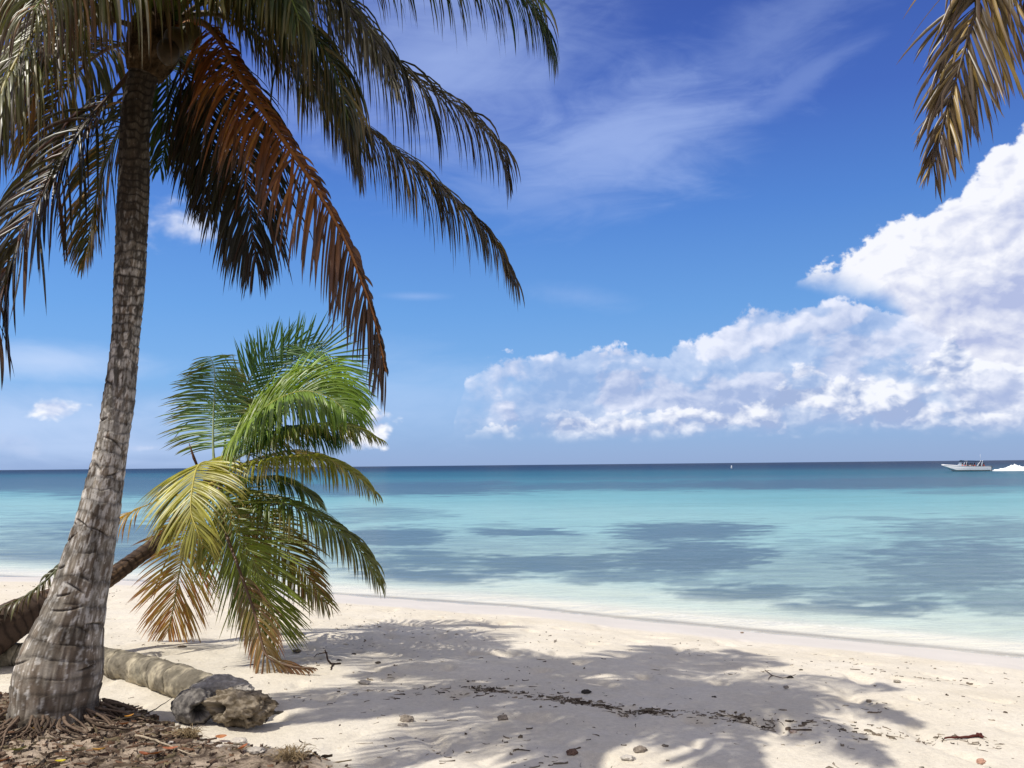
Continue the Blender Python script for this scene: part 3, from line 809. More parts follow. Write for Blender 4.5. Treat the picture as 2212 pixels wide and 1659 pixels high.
# M1 grey-green frond over the upper left corner, towards the camera
frond(palm, TB, [HT(-6, -8), (120, -28, 5.4), (82, -20, 5.0), (58, 0, 4.75), (26, 45, 4.45), (8, 78, 4.3), (-8, 118, 4.15), (-20, 165, 4.05)], L=0.82, n=120, a0=72, a1=30, droop=3.0, w=0.026,
      cols=((0.13, 0.145, 0.03), (0.19, 0.185, 0.09)), alt=GREY, altp=0.35, tip=BROWN, ribcol=(0.30, 0.25, 0.06), seed=1, clump=0.25, palep=0.16, rib=(0.022, 0.006), lift=0.1, bare=0.10, A=(-0.5, -0.6, 1.0))
# M1b long leaflets hanging in front of the trunk top
frond(palm, TB, [HT(-2, -10), (140, -46, 5.3), (118, -58, 4.8), (92, -50, 4.5), (62, -28, 4.25), (34, 10, 4.05)], L=0.95, n=80, a0=80, a1=45, droop=4.2, w=0.024,
      cols=((0.075, 0.10, 0.02), (0.12, 0.115, 0.035)), alt=(0.20, 0.11, 0.035), altp=0.2, tip=BROWN, seed=2, clump=0.2, bare=0.14, palep=0.05)
# M2 dark dead frond down the left edge
frond(palm, TB, [HT(-10, 20), (120, 85, 5.9), (85, 125, 5.9), (51, 180, 5.8), (26, 225, 5.7), (8, 275, 5.65), (-6, 330, 5.6), (-14, 365, 5.6)], L=0.78, n=75, a0=55, a1=22, droop=2.0, w=0.036,
      cols=((0.05, 0.045, 0.018), DKBROWN), alt=(0.10, 0.045, 0.025), altp=0.2, tip=DKBROWN, seed=3, clump=0.5, A=(-0.4, -1, 0.5), ribcol=BROWN, jit=0.16, curl=0.12)
# M2b frond behind the trunk on the left
frond(palm, TB, [HT(-6, 30), (135, 100, 6.1), (115, 140, 6.3), (100, 180, 6.4), (92, 225, 6.4), (88, 255, 6.4)], L=0.6, n=60, a0=60, a1=25, droop=1.6, w=0.028,
      cols=((0.05, 0.06, 0.015), (0.08, 0.07, 0.02)), alt=(0.28, 0.15, 0.03), altp=0.25, tip=BROWN, seed=4, clump=0.3, A=(-0.3, -1, 0.4), ribcol=YEL)
frond(palm, TB, [HT(-10, 12), (110, 48, 6.0), (75, 75, 6.2), (50, 115, 6.3), (36, 165, 6.3)], L=0.62, n=70, a0=62, a1=28, droop=2.2, w=0.028,
      cols=((0.06, 0.07, 0.02), (0.09, 0.06, 0.03)), alt=(0.22, 0.12, 0.03), altp=0.25, tip=BROWN, seed=5, clump=0.35, ribcol=BROWN)
frond(palm, TB, [HT(-12, 0), (95, 20, 5.6), (40, 60, 5.4), (5, 120, 5.3), (-18, 190, 5.3)], L=0.66, n=70, a0=62, a1=28, droop=2.6, w=0.028,
      cols=((0.05, 0.06, 0.02), (0.08, 0.055, 0.03)), alt=(0.26, 0.12, 0.035), altp=0.22, tip=BROWN, seed=35, clump=0.35, ribcol=BROWN)
# M3 the rusty orange frond hanging in the middle
frond(palm, TB, [HT(14, 2), (200, 22, 5.6), (221, 42, 5.5), (237, 71, 5.4), (265, 114, 5.3), (306, 173, 5.2), (341, 232, 5.12), (363, 285, 5.08), (376, 325, 5.05), (386, 372, 5.02)], L=0.64, n=125, a0=66, a1=16,
      droop=1.5, w=0.028, cols=((0.26, 0.085, 0.022), (0.045, 0.035, 0.022)), altfade=0.85, alt=(0.40, 0.17, 0.05), altp=0.16, tip=(0.08, 0.045, 0.03), seed=6, clump=0.5, A=(0.25, -1, 0.25), rf=1.0, lf=0.24,
      ribcol=(0.32, 0.13, 0.03), jit=0.13, curl=0.10, bare=0.13, lift=0.12, tiplen=0.42, rib=(0.026, 0.006), label='rusty orange dead frond')
# M4 long frond reaching to the right, leaflets hanging
frond(palm, TB, [HT(12, -8), (215, 14, 5.8), (270, 46, 5.75), (320, 88, 5.65), (360, 122, 5.6), (408, 160, 5.5), (449, 194, 5.42), (483, 226, 5.35), (500, 250, 5.3), (510, 272, 5.28)], L=0.70, n=120, a0=62, a1=26, droop=3.6, w=0.024,
      cols=((0.055, 0.06, 0.02), (0.055, 0.04, 0.025)), alt=(0.17, 0.11, 0.03), altp=0.22, tip=(0.06, 0.04, 0.02), seed=7, clump=0.22, ribcol=(0.13, 0.09, 0.05), tiplen=0.38, palep=0.04)
# M5 frond arching away to the right
frond(palm, TB, [HT(10, -12), (215, -30, 6.2), (280, -28, 6.5), (340, 5, 6.7), (392, 62, 6.8), (420, 84, 6.85), (450, 101, 6.9), (480, 126, 6.95), (499, 146, 7.0), (506, 172, 7.0)], L=0.88, n=120, a0=60, a1=26, droop=3.8, w=0.025,
      cols=((0.035, 0.04, 0.018), (0.045, 0.032, 0.022)), alt=(0.12, 0.10, 0.07), altp=0.15, tip=DKBROWN, seed=8, clump=0.25, ribcol=(0.05, 0.035, 0.025), tiplen=0.34)
# M5b pale frond in front of it
frond(palm, TB, [HT(12, -12), (215, -40, 5.6), (270, -40, 5.45), (325, -14, 5.3), (352, 12, 5.2), (375, 42, 5.12), (390, 76, 5.1)], L=0.62, n=100, a0=66, a1=30, droop=4.5, w=0.024,
      cols=((0.05, 0.055, 0.02), (0.11, 0.095, 0.06)), alt=PALE, altp=0.10, tip=GREY, seed=9, clump=0.3, ribcol=GREY, palep=0.22, curl=0.15)
# M6 top right frond, green
frond(palm, TB, [HT(8, -14), (230, -60, 5.8), (310, -78, 5.8), (390, -70, 5.8), (450, -50, 5.8), (500, -24, 5.8), (526, -2, 5.8), (540, 20, 5.8), (548, 42, 5.8)], L=0.88, n=120, a0=58, a1=30, droop=3.4, w=0.027,
      cols=((0.03, 0.06, 0.014), (0.035, 0.06, 0.018)), alt=(0.07, 0.06, 0.03), altp=0.1, tip=(0.07, 0.05, 0.02), seed=10, clump=0.18, ribcol=GREEN, tiplen=0.34, miss=0.06)
# M7 two dark fronds hanging below the crown, seen against the sky
frond(palm, TB, [HT(10, 8), (196, 50, 6.1), (216, 82, 6.2), (236, 135, 6.25), (246, 185, 6.28), (252, 225, 6.3), (256, 262, 6.3)], L=0.80, n=95, a0=64, a1=20, droop=1.9, w=0.026,
      cols=((0.035, 0.035, 0.018), (0.03, 0.027, 0.02)), alt=(0.10, 0.045, 0.02), altp=0.12, tip=DKBROWN, seed=12, clump=0.2, A=(0.1, -1, 0.2), ribcol=BROWN, lift=0.05)
frond(palm, TB, [HT(6, 14), (180, 60, 6.2), (196, 100, 6.4), (206, 140, 6.5), (210, 175, 6.5), (208, 205, 6.5)], L=0.62, n=80, a0=64, a1=25, droop=1.8, w=0.024,
      cols=((0.04, 0.045, 0.018), (0.03, 0.027, 0.02)), alt=(0.10, 0.05, 0.02), altp=0.1, tip=DKBROWN, seed=13, clump=0.2, A=(0.1, -1, 0.2), ribcol=BROWN)
# M8 dense dark green mass between
frond(palm, TB, [HT(10, -8), (205, -12, 5.5), (250, -8, 5.3), (290, 14, 5.1), (322, 48, 5.0), (340, 88, 4.95), (348, 120, 4.93)], L=0.72, n=100, a0=62, a1=28, droop=3.4, w=0.026,
      cols=((0.028, 0.05, 0.014), (0.05, 0.055, 0.02)), alt=(0.16, 0.12, 0.03), altp=0.14, tip=(0.12, 0.085, 0.03), seed=14, clump=0.2, ribcol=GREEN)
frond(palm, TB, [HT(10, -4), (210, 2, 6.0), (260, 22, 6.1), (300, 55, 6.15), (330, 98, 6.15), (348, 140, 6.1), (356, 168, 6.1)], L=0.72, n=100, a0=62, a1=28, droop=2.8, w=0.026,
      cols=((0.035, 0.05, 0.014), (0.05, 0.05, 0.02)), alt=(0.20, 0.13, 0.03), altp=0.2, tip=(0.10, 0.06, 0.03), seed=15, clump=0.25, ribcol=BROWN)
frond(palm, TB, [HT(8, -10), (190, -40, 5.4), (222, -52, 5.0), (256, -42, 4.75), (284, -14, 4.55), (300, 20, 4.45)], L=0.66, n=90, a0=66, a1=34, droop=4.2, w=0.024,
      cols=((0.03, 0.06, 0.014), (0.05, 0.07, 0.02)), alt=(0.12, 0.11, 0.03), altp=0.12, tip=(0.14, 0.12, 0.05), seed=16, clump=0.2)
frond(palm, TB, [HT(4, -12), (165, -50, 5.2), (172, -66, 4.8), (190, -56, 4.5), (205, -34, 4.3), (214, -8, 4.2)], L=0.45, n=60, a0=70, a1=34, droop=4.0, w=0.022,
      cols=((0.07, 0.10, 0.02), (0.14, 0.13, 0.04)), alt=YEL, altp=0.1, tip=(0.2, 0.16, 0.06), seed=17, clump=0.2)
# M10 small green one right of the trunk
frond(palm, TB, [HT(0, 18), (166, 70, 6.4), (168, 105, 6.55), (166, 140, 6.6), (160, 168, 6.6)], L=0.42, n=60, a0=60, a1=28, droop=1.4, w=0.024,
      cols=((0.05, 0.08, 0.018), (0.06, 0.09, 0.02)), tip=(0.1, 0.09, 0.03), seed=18, A=(0.2, -1, 0.2), clump=0.2)
# M12 upper left corner behind
frond(palm, TB, [HT(-8, -12), (110, -50, 6.0), (60, -50, 6.2), (10, -25, 6.3), (-40, 10, 6.4), (-80, 60, 6.4)], L=0.75, n=90, a0=62, a1=28, droop=2.6, w=0.026,
      cols=((0.10, 0.09, 0.03), (0.16, 0.08, 0.03)), alt=ORANGE, altp=0.15, tip=BROWN, seed=19, clump=0.3, ribcol=(0.2, 0.08, 0.03))
# the upright and camera-side fronds above the frame
hx = P3(*H)
tips = [(0.15, 4.75, 5.25, 0.9), (-0.45, 3.75, 5.15, 0.9), (-1.35, 3.1, 4.95, 0.9), (-4.6, 6.9, 6.2, 1.0), (-4.5, 4.4, 5.6, 1.0), (-2.7, 3.3, 5.3, 0.9), (-1.7, 7.0, 7.3, 1.4), (-2.6, 7.3, 7.2, 1.3), (-1.4, 4.4, 6.5, 1.2)]
for k_, (tx, ty, tz, up_) in enumerate(tips):
    tp = np.array([tx, ty, tz]); v0 = tp - hx
    pts = [hx + np.array([0, 0, 0.05]), hx + v0 * 0.22 + np.array([0, 0, up_ * 0.62]), hx + v0 * 0.50 + np.array([0, 0, up_]), hx + v0 * 0.80 + np.array([0, 0, up_ * 0.62]), tp]
    frond(palm, TB, pts, world=True, L=0.74, n=90, a0=62, a1=26, droop=2.2, w=0.064, cols=((0.04, 0.08, 0.015), (0.06, 0.10, 0.02)), tip=(0.14, 0.12, 0.04), seed=40 + k_, clump=0.15, tiplen=0.25)
# rootlets at the foot
ROOT = mat('palm_root', 0.9, attr='col', spec=0.1, bump=(60, 0.5, 0.01), noise_col=(40, 0.35))
rr_ = np.random.default_rng(21)
for k_ in range(46):
    a_ = rr_.uniform(-2.3, 0.55); r0 = 0.27 + rr_.uniform(0, 0.05); Lr = rr_.uniform(0.10, 0.42)
    q = []
    for s in np.linspace(0, 1, 8):
        rad_ = r0 + Lr * s; aa = a_ + 0.25 * math.sin(s * 3 + k_) * s
        x_ = TB[0] + rad_ * math.cos(aa); y_ = TB[1] + rad_ * math.sin(aa)
        z_ = float(height(np.array(x_), np.array(y_))) + 0.055 * (1 - s) ** 1.3 + 0.012 * math.sin(k_ + s * 5)
        q.append((x_, y_, z_))
    v, f = tube(q, np.linspace(rr_.uniform(0.007, 0.013), 0.003, 8), 6)
    cc = np.array([0.12, 0.085, 0.06]) * rr_.uniform(0.6, 1.5)
    obj('root', v, f, ROOT, palm, TB, True, {'col': np.tile(cc, (len(v), 1))})

# --- the small leaning palm
lean_rows = [[*P3(a_, b_, c_), r_] for a_, b_, c_, r_ in [(-80, 680, 7.5, 0.21), (-40, 655, 7.5, 0.215), (-12, 636, 7.55, 0.2), (20, 617, 7.75, 0.17), (60, 600, 8.05, 0.132), (100, 583, 8.35, 0.095), (130, 563, 8.6, 0.08), (160, 540, 8.85, 0.072), (185, 518, 9.0, 0.069), (204, 494, 9.1, 0.073), (216, 470, 9.1, 0.08)]]
LB = np.array([*lean_rows[0][:2], 0.0]); LB[2] = float(height(LB[0:1], LB[1:2])[0])
lean = empty('palm_tree', LB, 'small leaning coconut palm whose bushy green crown hangs low over the sand', 'palm tree')
def lean_disp(S, Ag, p0, dirs, Lt):
    P = np.stack([np.cos(Ag), np.sin(Ag), S * 2.0], -1)
    ph = (S + 0.03 * fbm(P, 1.5, 3)) / 0.075; f = ph - np.floor(ph)
    return 0.005 * (f - 0.5) + 0.012 * fbm(P, 2, 3) * sstep(S, 1.5, 0) + 0.004 * fbm(P * 4, 2, 3), (f, P)
def lean_col(S, Ag, p0, ex, Lt):
    f, P = ex; n = fbm(P + 5, 2.5, 4, 0.6)
    c = np.array([0.07, 0.048, 0.036]) + (np.array([0.20, 0.15, 0.11]) - 0.07) * sstep(n, 0.0, 0.5)[..., None] * (0.35 + 0.65 * sstep(S, 0.8, 2.0))[..., None]
    return np.clip(c * (1 - 0.55 * np.exp(-(np.minimum(f, 1 - f) / 0.15) ** 2))[..., None], 0.01, 1)
trunk_mesh('trunk', lean, LB, lean_rows, 360, 64, lean_disp, lean_col)
trunk_mesh('leaf_sheath', lean, LB, [[*P3(208, 484, 9.1), 0.05], [*P3(216, 470, 9.1), 0.075], [*P3(221, 463, 9.1), 0.065], [*P3(224, 456, 9.1), 0.02]], 40, 40,
           lambda S, Ag, p0, d, L: (0.02 * fbm(p0, 12, 3), None), lambda S, Ag, p0, ex, L: np.clip(np.array([0.16, 0.10, 0.045]) * (1 + 0.9 * fbm(p0, 14, 3))[..., None], 0.01, 1), FIBRE)
SH = lambda dx=0, dy=0, dd=8.0: (220 + dx, 464 + dy, dd)
FG = (0.075, 0.15, 0.016); FD = (0.028, 0.072, 0.014); FB = (0.045, 0.105, 0.035)
G = lambda pts, **kw: frond(lean, LB, pts, **{**dict(n=85, w=0.021, L=0.5, droop=0.6, tip=None, rib=(0.014, 0.003), jit=0.04, segs=6, clump=0.05, miss=0.02), **kw})
# 1 upright at the left, bluish green
G([SH(-6, 0), (213, 440, 8.05), (213.5, 415, 8.1), (215, 388, 8.1), (214, 368, 8.05), (210, 356, 8.0)], L=0.50, a0=82, a1=88, tiplen=0.42, droop=0.5, cols=((0.06, 0.125, 0.03), (0.055, 0.11, 0.045)), tip=(0.16, 0.14, 0.03), A=(0, -1, 0.1), ribcol=(0.28, 0.33, 0.16), seed=61, bare=0.14, lift=0.0)
# 2 upright behind, feathery top edge
G([SH(6, -4, 8.1), (240, 430, 8.2), (262, 392, 8.35), (288, 364, 8.4), (322, 352, 8.4), (350, 376, 8.4), (361, 402, 8.4)], L=0.52, a0=62, a1=30, droop=0.0, cols=(FD, FB), A=(0.25, -1, 0.2), ribcol=LIME, seed=62, lift=0.05, lf=0.95, rf=0.75)
G([SH(4, -4, 8.15), (228, 425, 8.3), (246, 385, 8.4), (268, 356, 8.4), (292, 345, 8.4), (318, 350, 8.4)], L=0.42, a0=60, a1=30, droop=0.0, cols=(FD, FB), A=(0.15, -1, 0.1), ribcol=LIME, seed=63, lift=0.05)
# 2b bright
G([SH(6, -4, 7.95), (246, 438, 7.9), (276, 403, 7.85), (306, 376, 7.8), (332, 380, 7.75), (350, 404, 7.7), (357, 422, 7.7)], L=0.58, a0=60, a1=30, droop=1.2, cols=((0.10, 0.18, 0.015), FG), A=(0.1, -0.5, 1), ribcol=LIME, seed=64)
# 3 the big central one
G([SH(4, -2, 7.9), (230, 444, 7.8), (250, 421, 7.65), (276, 400, 7.5), (304, 391, 7.4), (330, 398, 7.35), (346, 412, 7.3)], L=0.66, a0=66, a1=34, droop=1.5, cols=((0.10, 0.16, 0.015), (0.06, 0.12, 0.015)), A=(-0.3, -0.75, 1), ribcol=(0.28, 0.28, 0.05), seed=65, w=0.025, n=95)
G([SH(4, -2, 8.0), (238, 440, 8.0), (262, 415, 8.0), (292, 402, 7.95), (322, 408, 7.9), (345, 432, 7.9)], L=0.66, a0=64, a1=34, droop=1.9, cols=(FD, FD), A=(0.0, -0.3, 1), ribcol=GREEN, seed=66, w=0.026, n=95)
G([SH(6, -2, 8.0), (246, 452, 7.9), (275, 432, 7.85), (305, 428, 7.8), (330, 440, 7.8)], L=0.55, a0=64, a1=34, droop=2.2, cols=(FD, FD), ribcol=GREEN, seed=67, w=0.026, n=80)
G([SH(6, -2, 8.2), (252, 436, 8.4), (292, 402, 8.5), (330, 390, 8.6), (354, 410, 8.6), (356, 425, 8.6)], L=0.5, a0=60, a1=28, droop=0.9, cols=(FD, FB), ribcol=GREEN, seed=68, n=80)
# 4 right
G([SH(8, -2, 7.9), (262, 446, 7.8), (297, 430, 7.7), (325, 424, 7.6), (353, 427, 7.5), (379, 439, 7.45)], L=0.46, a0=60, a1=26, droop=2.0, cols=((0.06, 0.10, 0.015), (0.10, 0.12, 0.02)), tip=(0.14, 0.12, 0.03), ribcol=LIME, seed=69, tiplen=0.22)
# 5 right, lower
G([SH(6, 4, 7.8), (246, 466, 7.6), (283, 457, 7.45), (325, 459, 7.3), (353, 473, 7.2), (375, 493, 7.15)], L=0.46, a0=58, a1=26, droop=2.4, cols=((0.12, 0.15, 0.02), (0.12, 0.14, 0.02)), tip=(0.2, 0.16, 0.03), ribcol=YEL, seed=70, tiplen=0.28, w=0.024)
G([SH(6, 4, 8.1), (250, 462, 8.2), (286, 452, 8.3), (318, 455, 8.35), (340, 466, 8.4)], L=0.4, a0=58, a1=26, droop=1.8, cols=((0.18, 0.15, 0.025), (0.24, 0.17, 0.03)), ribcol=YEL, seed=71)
G([SH(6, 6, 7.95), (244, 478, 7.9), (272, 478, 7.85), (300, 488, 7.8), (318, 502, 7.8)], L=0.42, a0=60, a1=26, droop=1.8, cols=(FD, (0.07, 0.10, 0.02)), ribcol=GREEN, seed=72)
# 6 long right lower, arching to the sea
G([SH(6, 8, 7.85), (234, 486, 7.75), (252, 493, 7.65), (297, 507, 7.45), (338, 530, 7.3), (366, 558, 7.2), (377, 581, 7.15)], L=0.52, a0=56, a1=24, droop=2.3, cols=((0.04, 0.075, 0.015), (0.07, 0.085, 0.02)), tip=(0.14, 0.11, 0.03), ribcol=LIME, seed=73, tiplen=0.3, w=0.025, n=90)
# 7 front frond towards the camera, yellow green
G([SH(-4, 2, 7.9), (206, 462, 7.6), (197, 468, 7.35), (192, 490, 7.1), (191, 512, 7.0), (197, 530, 6.95), (203, 545, 6.95)], L=0.58, a0=72, a1=26, droop=0.8, cols=((0.20, 0.22, 0.045), (0.18, 0.17, 0.03)), tip=(0.22, 0.18, 0.04), A=(0, -1, 0.35), ribcol=(0.42, 0.36, 0.07), seed=74, bare=0.2, w=0.027, n=80, rib=(0.016, 0.004), lift=-0.05)
# 8 bare stem to the left with orange hanging leaflets
G([SH(-4, 18, 7.8), (190, 492, 7.7), (162, 499, 7.6), (134, 511, 7.5), (120, 519, 7.45), (112, 526, 7.42)], L=0.45, a0=55, a1=30, droop=3.0, cols=((0.26, 0.18, 0.03), (0.38, 0.20, 0.03)), tip=(0.35, 0.14, 0.03), ribcol=(0.42, 0.30, 0.06), seed=75, bare=0.66, n=16, w=0.020, tiplen=0.8)
# 9 orange, hanging to the sand at the left
G([SH(-2, 20, 7.9), (200, 505, 7.7), (187, 540, 7.78), (179, 575, 7.85), (173, 610, 7.9), (168, 632, 7.94)], L=0.62, a0=62, a1=22, droop=0.4, cols=((0.24, 0.19, 0.03), (0.30, 0.16, 0.04)), alt=(0.42, 0.18, 0.05), altp=0.3, tip=(0.30, 0.13, 0.05), A=(0, -1, 0.1), ribcol=(0.20, 0.18, 0.05), seed=76, n=70, bare=0.28, lift=0.0, tiplen=0.25, rib=(0.014, 0.006))
# 10 big green one hanging in front
G([SH(2, 14, 7.8), (214, 492, 7.6), (226, 512, 7.45), (248, 550, 7.3), (262, 582, 7.25), (273, 610, 7.2), (279, 630, 7.2)], L=0.66, a0=60, a1=24, droop=0.3, cols=((0.07, 0.105, 0.016), (0.085, 0.12, 0.02)), tip=(0.16, 0.14, 0.03), A=(0.05, -1, 0.15), ribcol=(0.22, 0.24, 0.06), seed=77, n=85, bare=0.14, lift=0.0, tiplen=0.4)
# 10b dry one whose tip rests on the sand
G([SH(0, 18, 8.8), (222, 520, 8.3), (238, 566, 7.9), (253, 608, 7.68), (261, 640, 7.56), (268, 657, 7.48), (290, 666, 7.42), (314, 668.5, 7.38)], raw=True, L=0.36, a0=50, a1=12, droop=1.2, cols=((0.13, 0.10, 0.022), (0.10, 0.05, 0.025)), alt=(0.26, 0.14, 0.05), altp=0.2, tip=(0.20, 0.09, 0.05), A=(0, -1, 0.1), ribcol=(0.11, 0.06, 0.03), seed=78, n=46, bare=0.52, tiplen=0.10, lift=0.0, rib=(0.020, 0.009), rf=0.8)
# 11 right of it
G([SH(4, 14, 7.9), (232, 505, 7.8), (252, 517, 7.7), (276, 537, 7.6), (300, 566, 7.5), (316, 590, 7.5), (327, 603, 7.5)], L=0.44, a0=56, a1=24, droop=0.9, cols=((0.16, 0.12, 0.022), (0.09, 0.10, 0.02)), alt=(0.24, 0.12, 0.03), altp=0.2, tip=(0.15, 0.11, 0.03), A=(0.1, -1, 0.2), ribcol=(0.24, 0.17, 0.04), seed=79, n=85, lift=0.0)
G([SH(0, 14, 8.1), (226, 505, 8.1), (240, 540, 8.1), (252, 575, 8.1), (262, 600, 8.1)], L=0.46, a0=56, a1=24, droop=0.9, cols=((0.07, 0.09, 0.02), (0.10, 0.09, 0.02)), tip=(0.14, 0.11, 0.03), A=(0.1, -1, 0.2), ribcol=LIME, seed=80, n=70, lift=0.0)
# dry flower spike at the heart
v, f = tube([P3(199, 470, 9.0), P3(194, 458, 8.98), P3(189, 443, 8.96)], [0.012, 0.016, 0.003], 7)
obj('flower_spike', v, f, ROOT, lean, LB, True, {'col': np.tile((0.10, 0.05, 0.03), (len(v), 1))})
# old frond draped along its trunk
frond(lean, LB, [P3(92, 552, 8.1), P3(62, 566, 7.8), P3(44, 582, 7.66), P3(24, 597, 7.54), P3(4, 606, 7.45), P3(-20, 616, 7.32), P3(-45, 632, 7.25)], world=True, L=0.22, n=42, a0=70, a1=40, droop=3.0, w=0.032,
      cols=((0.045, 0.06, 0.02), (0.07, 0.045, 0.03)), tip=BROWN, seed=90, rib=(0.014, 0.006), ribcol=(0.08, 0.09, 0.03), bare=0.02, lf=0.9, rf=0.7, A=(0, 0, 1), label='old frond draped over the trunk')

# --- the palm at the right, only two fronds of which reach into the picture
RB2 = np.array([4.6, 3.9, 0.0]); RB2[2] = float(height(RB2[0:1], RB2[1:2])[0])
rpalm = empty('palm_tree', RB2, 'coconut palm at the right edge, only its dry brown hanging fronds in view', 'palm tree')
rrow = [[4.6, 3.9, RB2[2] - 0.15, 0.27], [4.58, 3.9, RB2[2] + 0.5, 0.20], [4.45, 3.95, RB2[2] + 2.0, 0.14], [4.2, 4.0, RB2[2] + 3.6, 0.125], [4.0, 4.1, RB2[2] + 4.9, 0.12]]
trunk_mesh('trunk', rpalm, RB2, rrow, 300, 64, palm_disp, palm_col)
RH = np.array([4.0, 4.1, RB2[2] + 4.95])
frond(rpalm, RB2, [RH, RH + np.array([-0.45, 0.1, 0.55]), P3(1000, -95, 4.3), P3(990, -45, 4.3), P3(979, 0, 4.3), P3(969, 34, 4.3), P3(957, 76, 4.3), P3(947, 108, 4.3), P3(939, 140, 4.3), P3(933, 166, 4.3)], world=True, L=0.70, n=170, a0=56, a1=18, droop=0.8, w=0.020,
      cols=((0.11, 0.085, 0.03), (0.085, 0.055, 0.035)), alt=(0.28, 0.19, 0.06), altp=0.18, tip=(0.10, 0.06, 0.035), seed=101, clump=0.6, A=(-0.2, -1, 0.1), lf=1.0, rf=0.8, ribcol=(0.09, 0.06, 0.03), jit=0.12, curl=0.15, lift=0.05, tiplen=0.3, bare=0.2, rib=(0.018, 0.005), label='brown dead frond hanging into view')
frond(rpalm, RB2, [RH, RH + np.array([-0.2, 0.4, 0.5]), P3(1075, -120, 4.9), P3(1062, -70, 5.0), P3(1050, -25, 5.1), P3(1045, 20, 5.1), P3(1042, 60, 5.1)], world=True, L=0.50, n=80, a0=55, a1=18, droop=1.6, w=0.03,
      cols=((0.10, 0.065, 0.03), (0.09, 0.05, 0.03)), tip=BROWN, seed=102, clump=0.5, A=(-0.2, -1, 0.1), ribcol=BROWN)
for k_, a_ in enumerate([-20, 20, 62, -65, -100, 150 - 360, 118]):
    dv = np.array([math.cos(math.radians(a_)), math.sin(math.radians(a_)), 0]); ln_ = 2.4; up_ = 0.9 + 0.4 * (k_ % 3)
    if a_ in (-210, 118): ln_ = 1.7; up_ = 1.9
    pts = [RH, RH + dv * ln_ * 0.25 + np.array([0, 0, up_ * 0.6]), RH + dv * ln_ * 0.6 + np.array([0, 0, up_]), RH + dv * ln_ * 0.9 + np.array([0, 0, up_ * 0.5]), RH + dv * ln_ + np.array([0, 0, -0.1])]
    if a_ in (-210, 118): pts[-1] = RH + dv * ln_ + np.array([0, 0, up_ * .7])
    frond(rpalm, RB2, pts, world=True, L=0.6, n=60, droop=2.4, w=0.032, cols=((0.05, 0.085, 0.015), (0.08, 0.10, 0.02)), tip=(0.14, 0.12, 0.04), seed=110 + k_, clump=0.2)

# ------------------------------------------------------------------ fallen log
WOOD = mat('weathered_wood', 0.9, attr='col', spec=0.12, bump=(26, 0.8, 0.02), noise_col=(16, 0.28))
def on_ground(px, py, lift=0.0):
    p = gp(px, py); return np.array([p[0], p[1], p[2] + lift])
l0, l1, l2, l3 = on_ground(-70, 662), on_ground(60, 668), on_ground(140, 684), on_ground(205, 706)
def lr(p, r): return [p[0], p[1] + r * 0.55, p[2] + r * 0.70, r]
LOGB = on_ground(150, 690)
log = empty('fallen_log', LOGB, 'pale fallen palm log lying on the sand behind the tall palm', 'log')
def log_disp(S, Ag, p0, dirs, Lt):
    n = fbm(p0, 3.0, 4, 0.55)
    cr = np.zeros_like(S)
    for s0 in (0.85, 1.62, 2.06, 2.75, 3.05):
        cr = np.maximum(cr, np.exp(-((S - s0 - 0.06 * pnoise(p0 * 5) - 0.03 * np.sin(Ag)) / 0.007) ** 2))
    return 0.030 * n + 0.012 * fbm(p0, 12, 4, 0.6) - 0.015 * cr, (n, cr)
def log_col(S, Ag, p0, ex, Lt):
    n, cr = ex; n2 = fbm(p0 + 8, 6, 4, 0.6); n3 = fbm(p0 + 3, 2.2, 3)
    c = np.array([0.16, 0.14, 0.105]) + (np.array([0.43, 0.39, 0.31]) - 0.13) * sstep(n2 + 0.4 * n3, -0.25, 0.45)[..., None]
    g = sstep(n3, 0.0, 0.45)[..., None] * 0.5
    c = c * (1 - g) + np.array([0.17, 0.16, 0.12]) * g
    return np.clip(c * (1 - 0.8 * cr[..., None]), 0.01, 1)
trunk_mesh('log_body', log, LOGB, [lr(l0, 0.11), lr(l1, 0.115), lr(on_ground(108, 676), 0.12), lr(l2, 0.122), lr(on_ground(176, 697), 0.126), lr(l3, 0.12), lr(on_ground(226, 713), 0.09)], 420, 90, log_disp, log_col, WOOD)
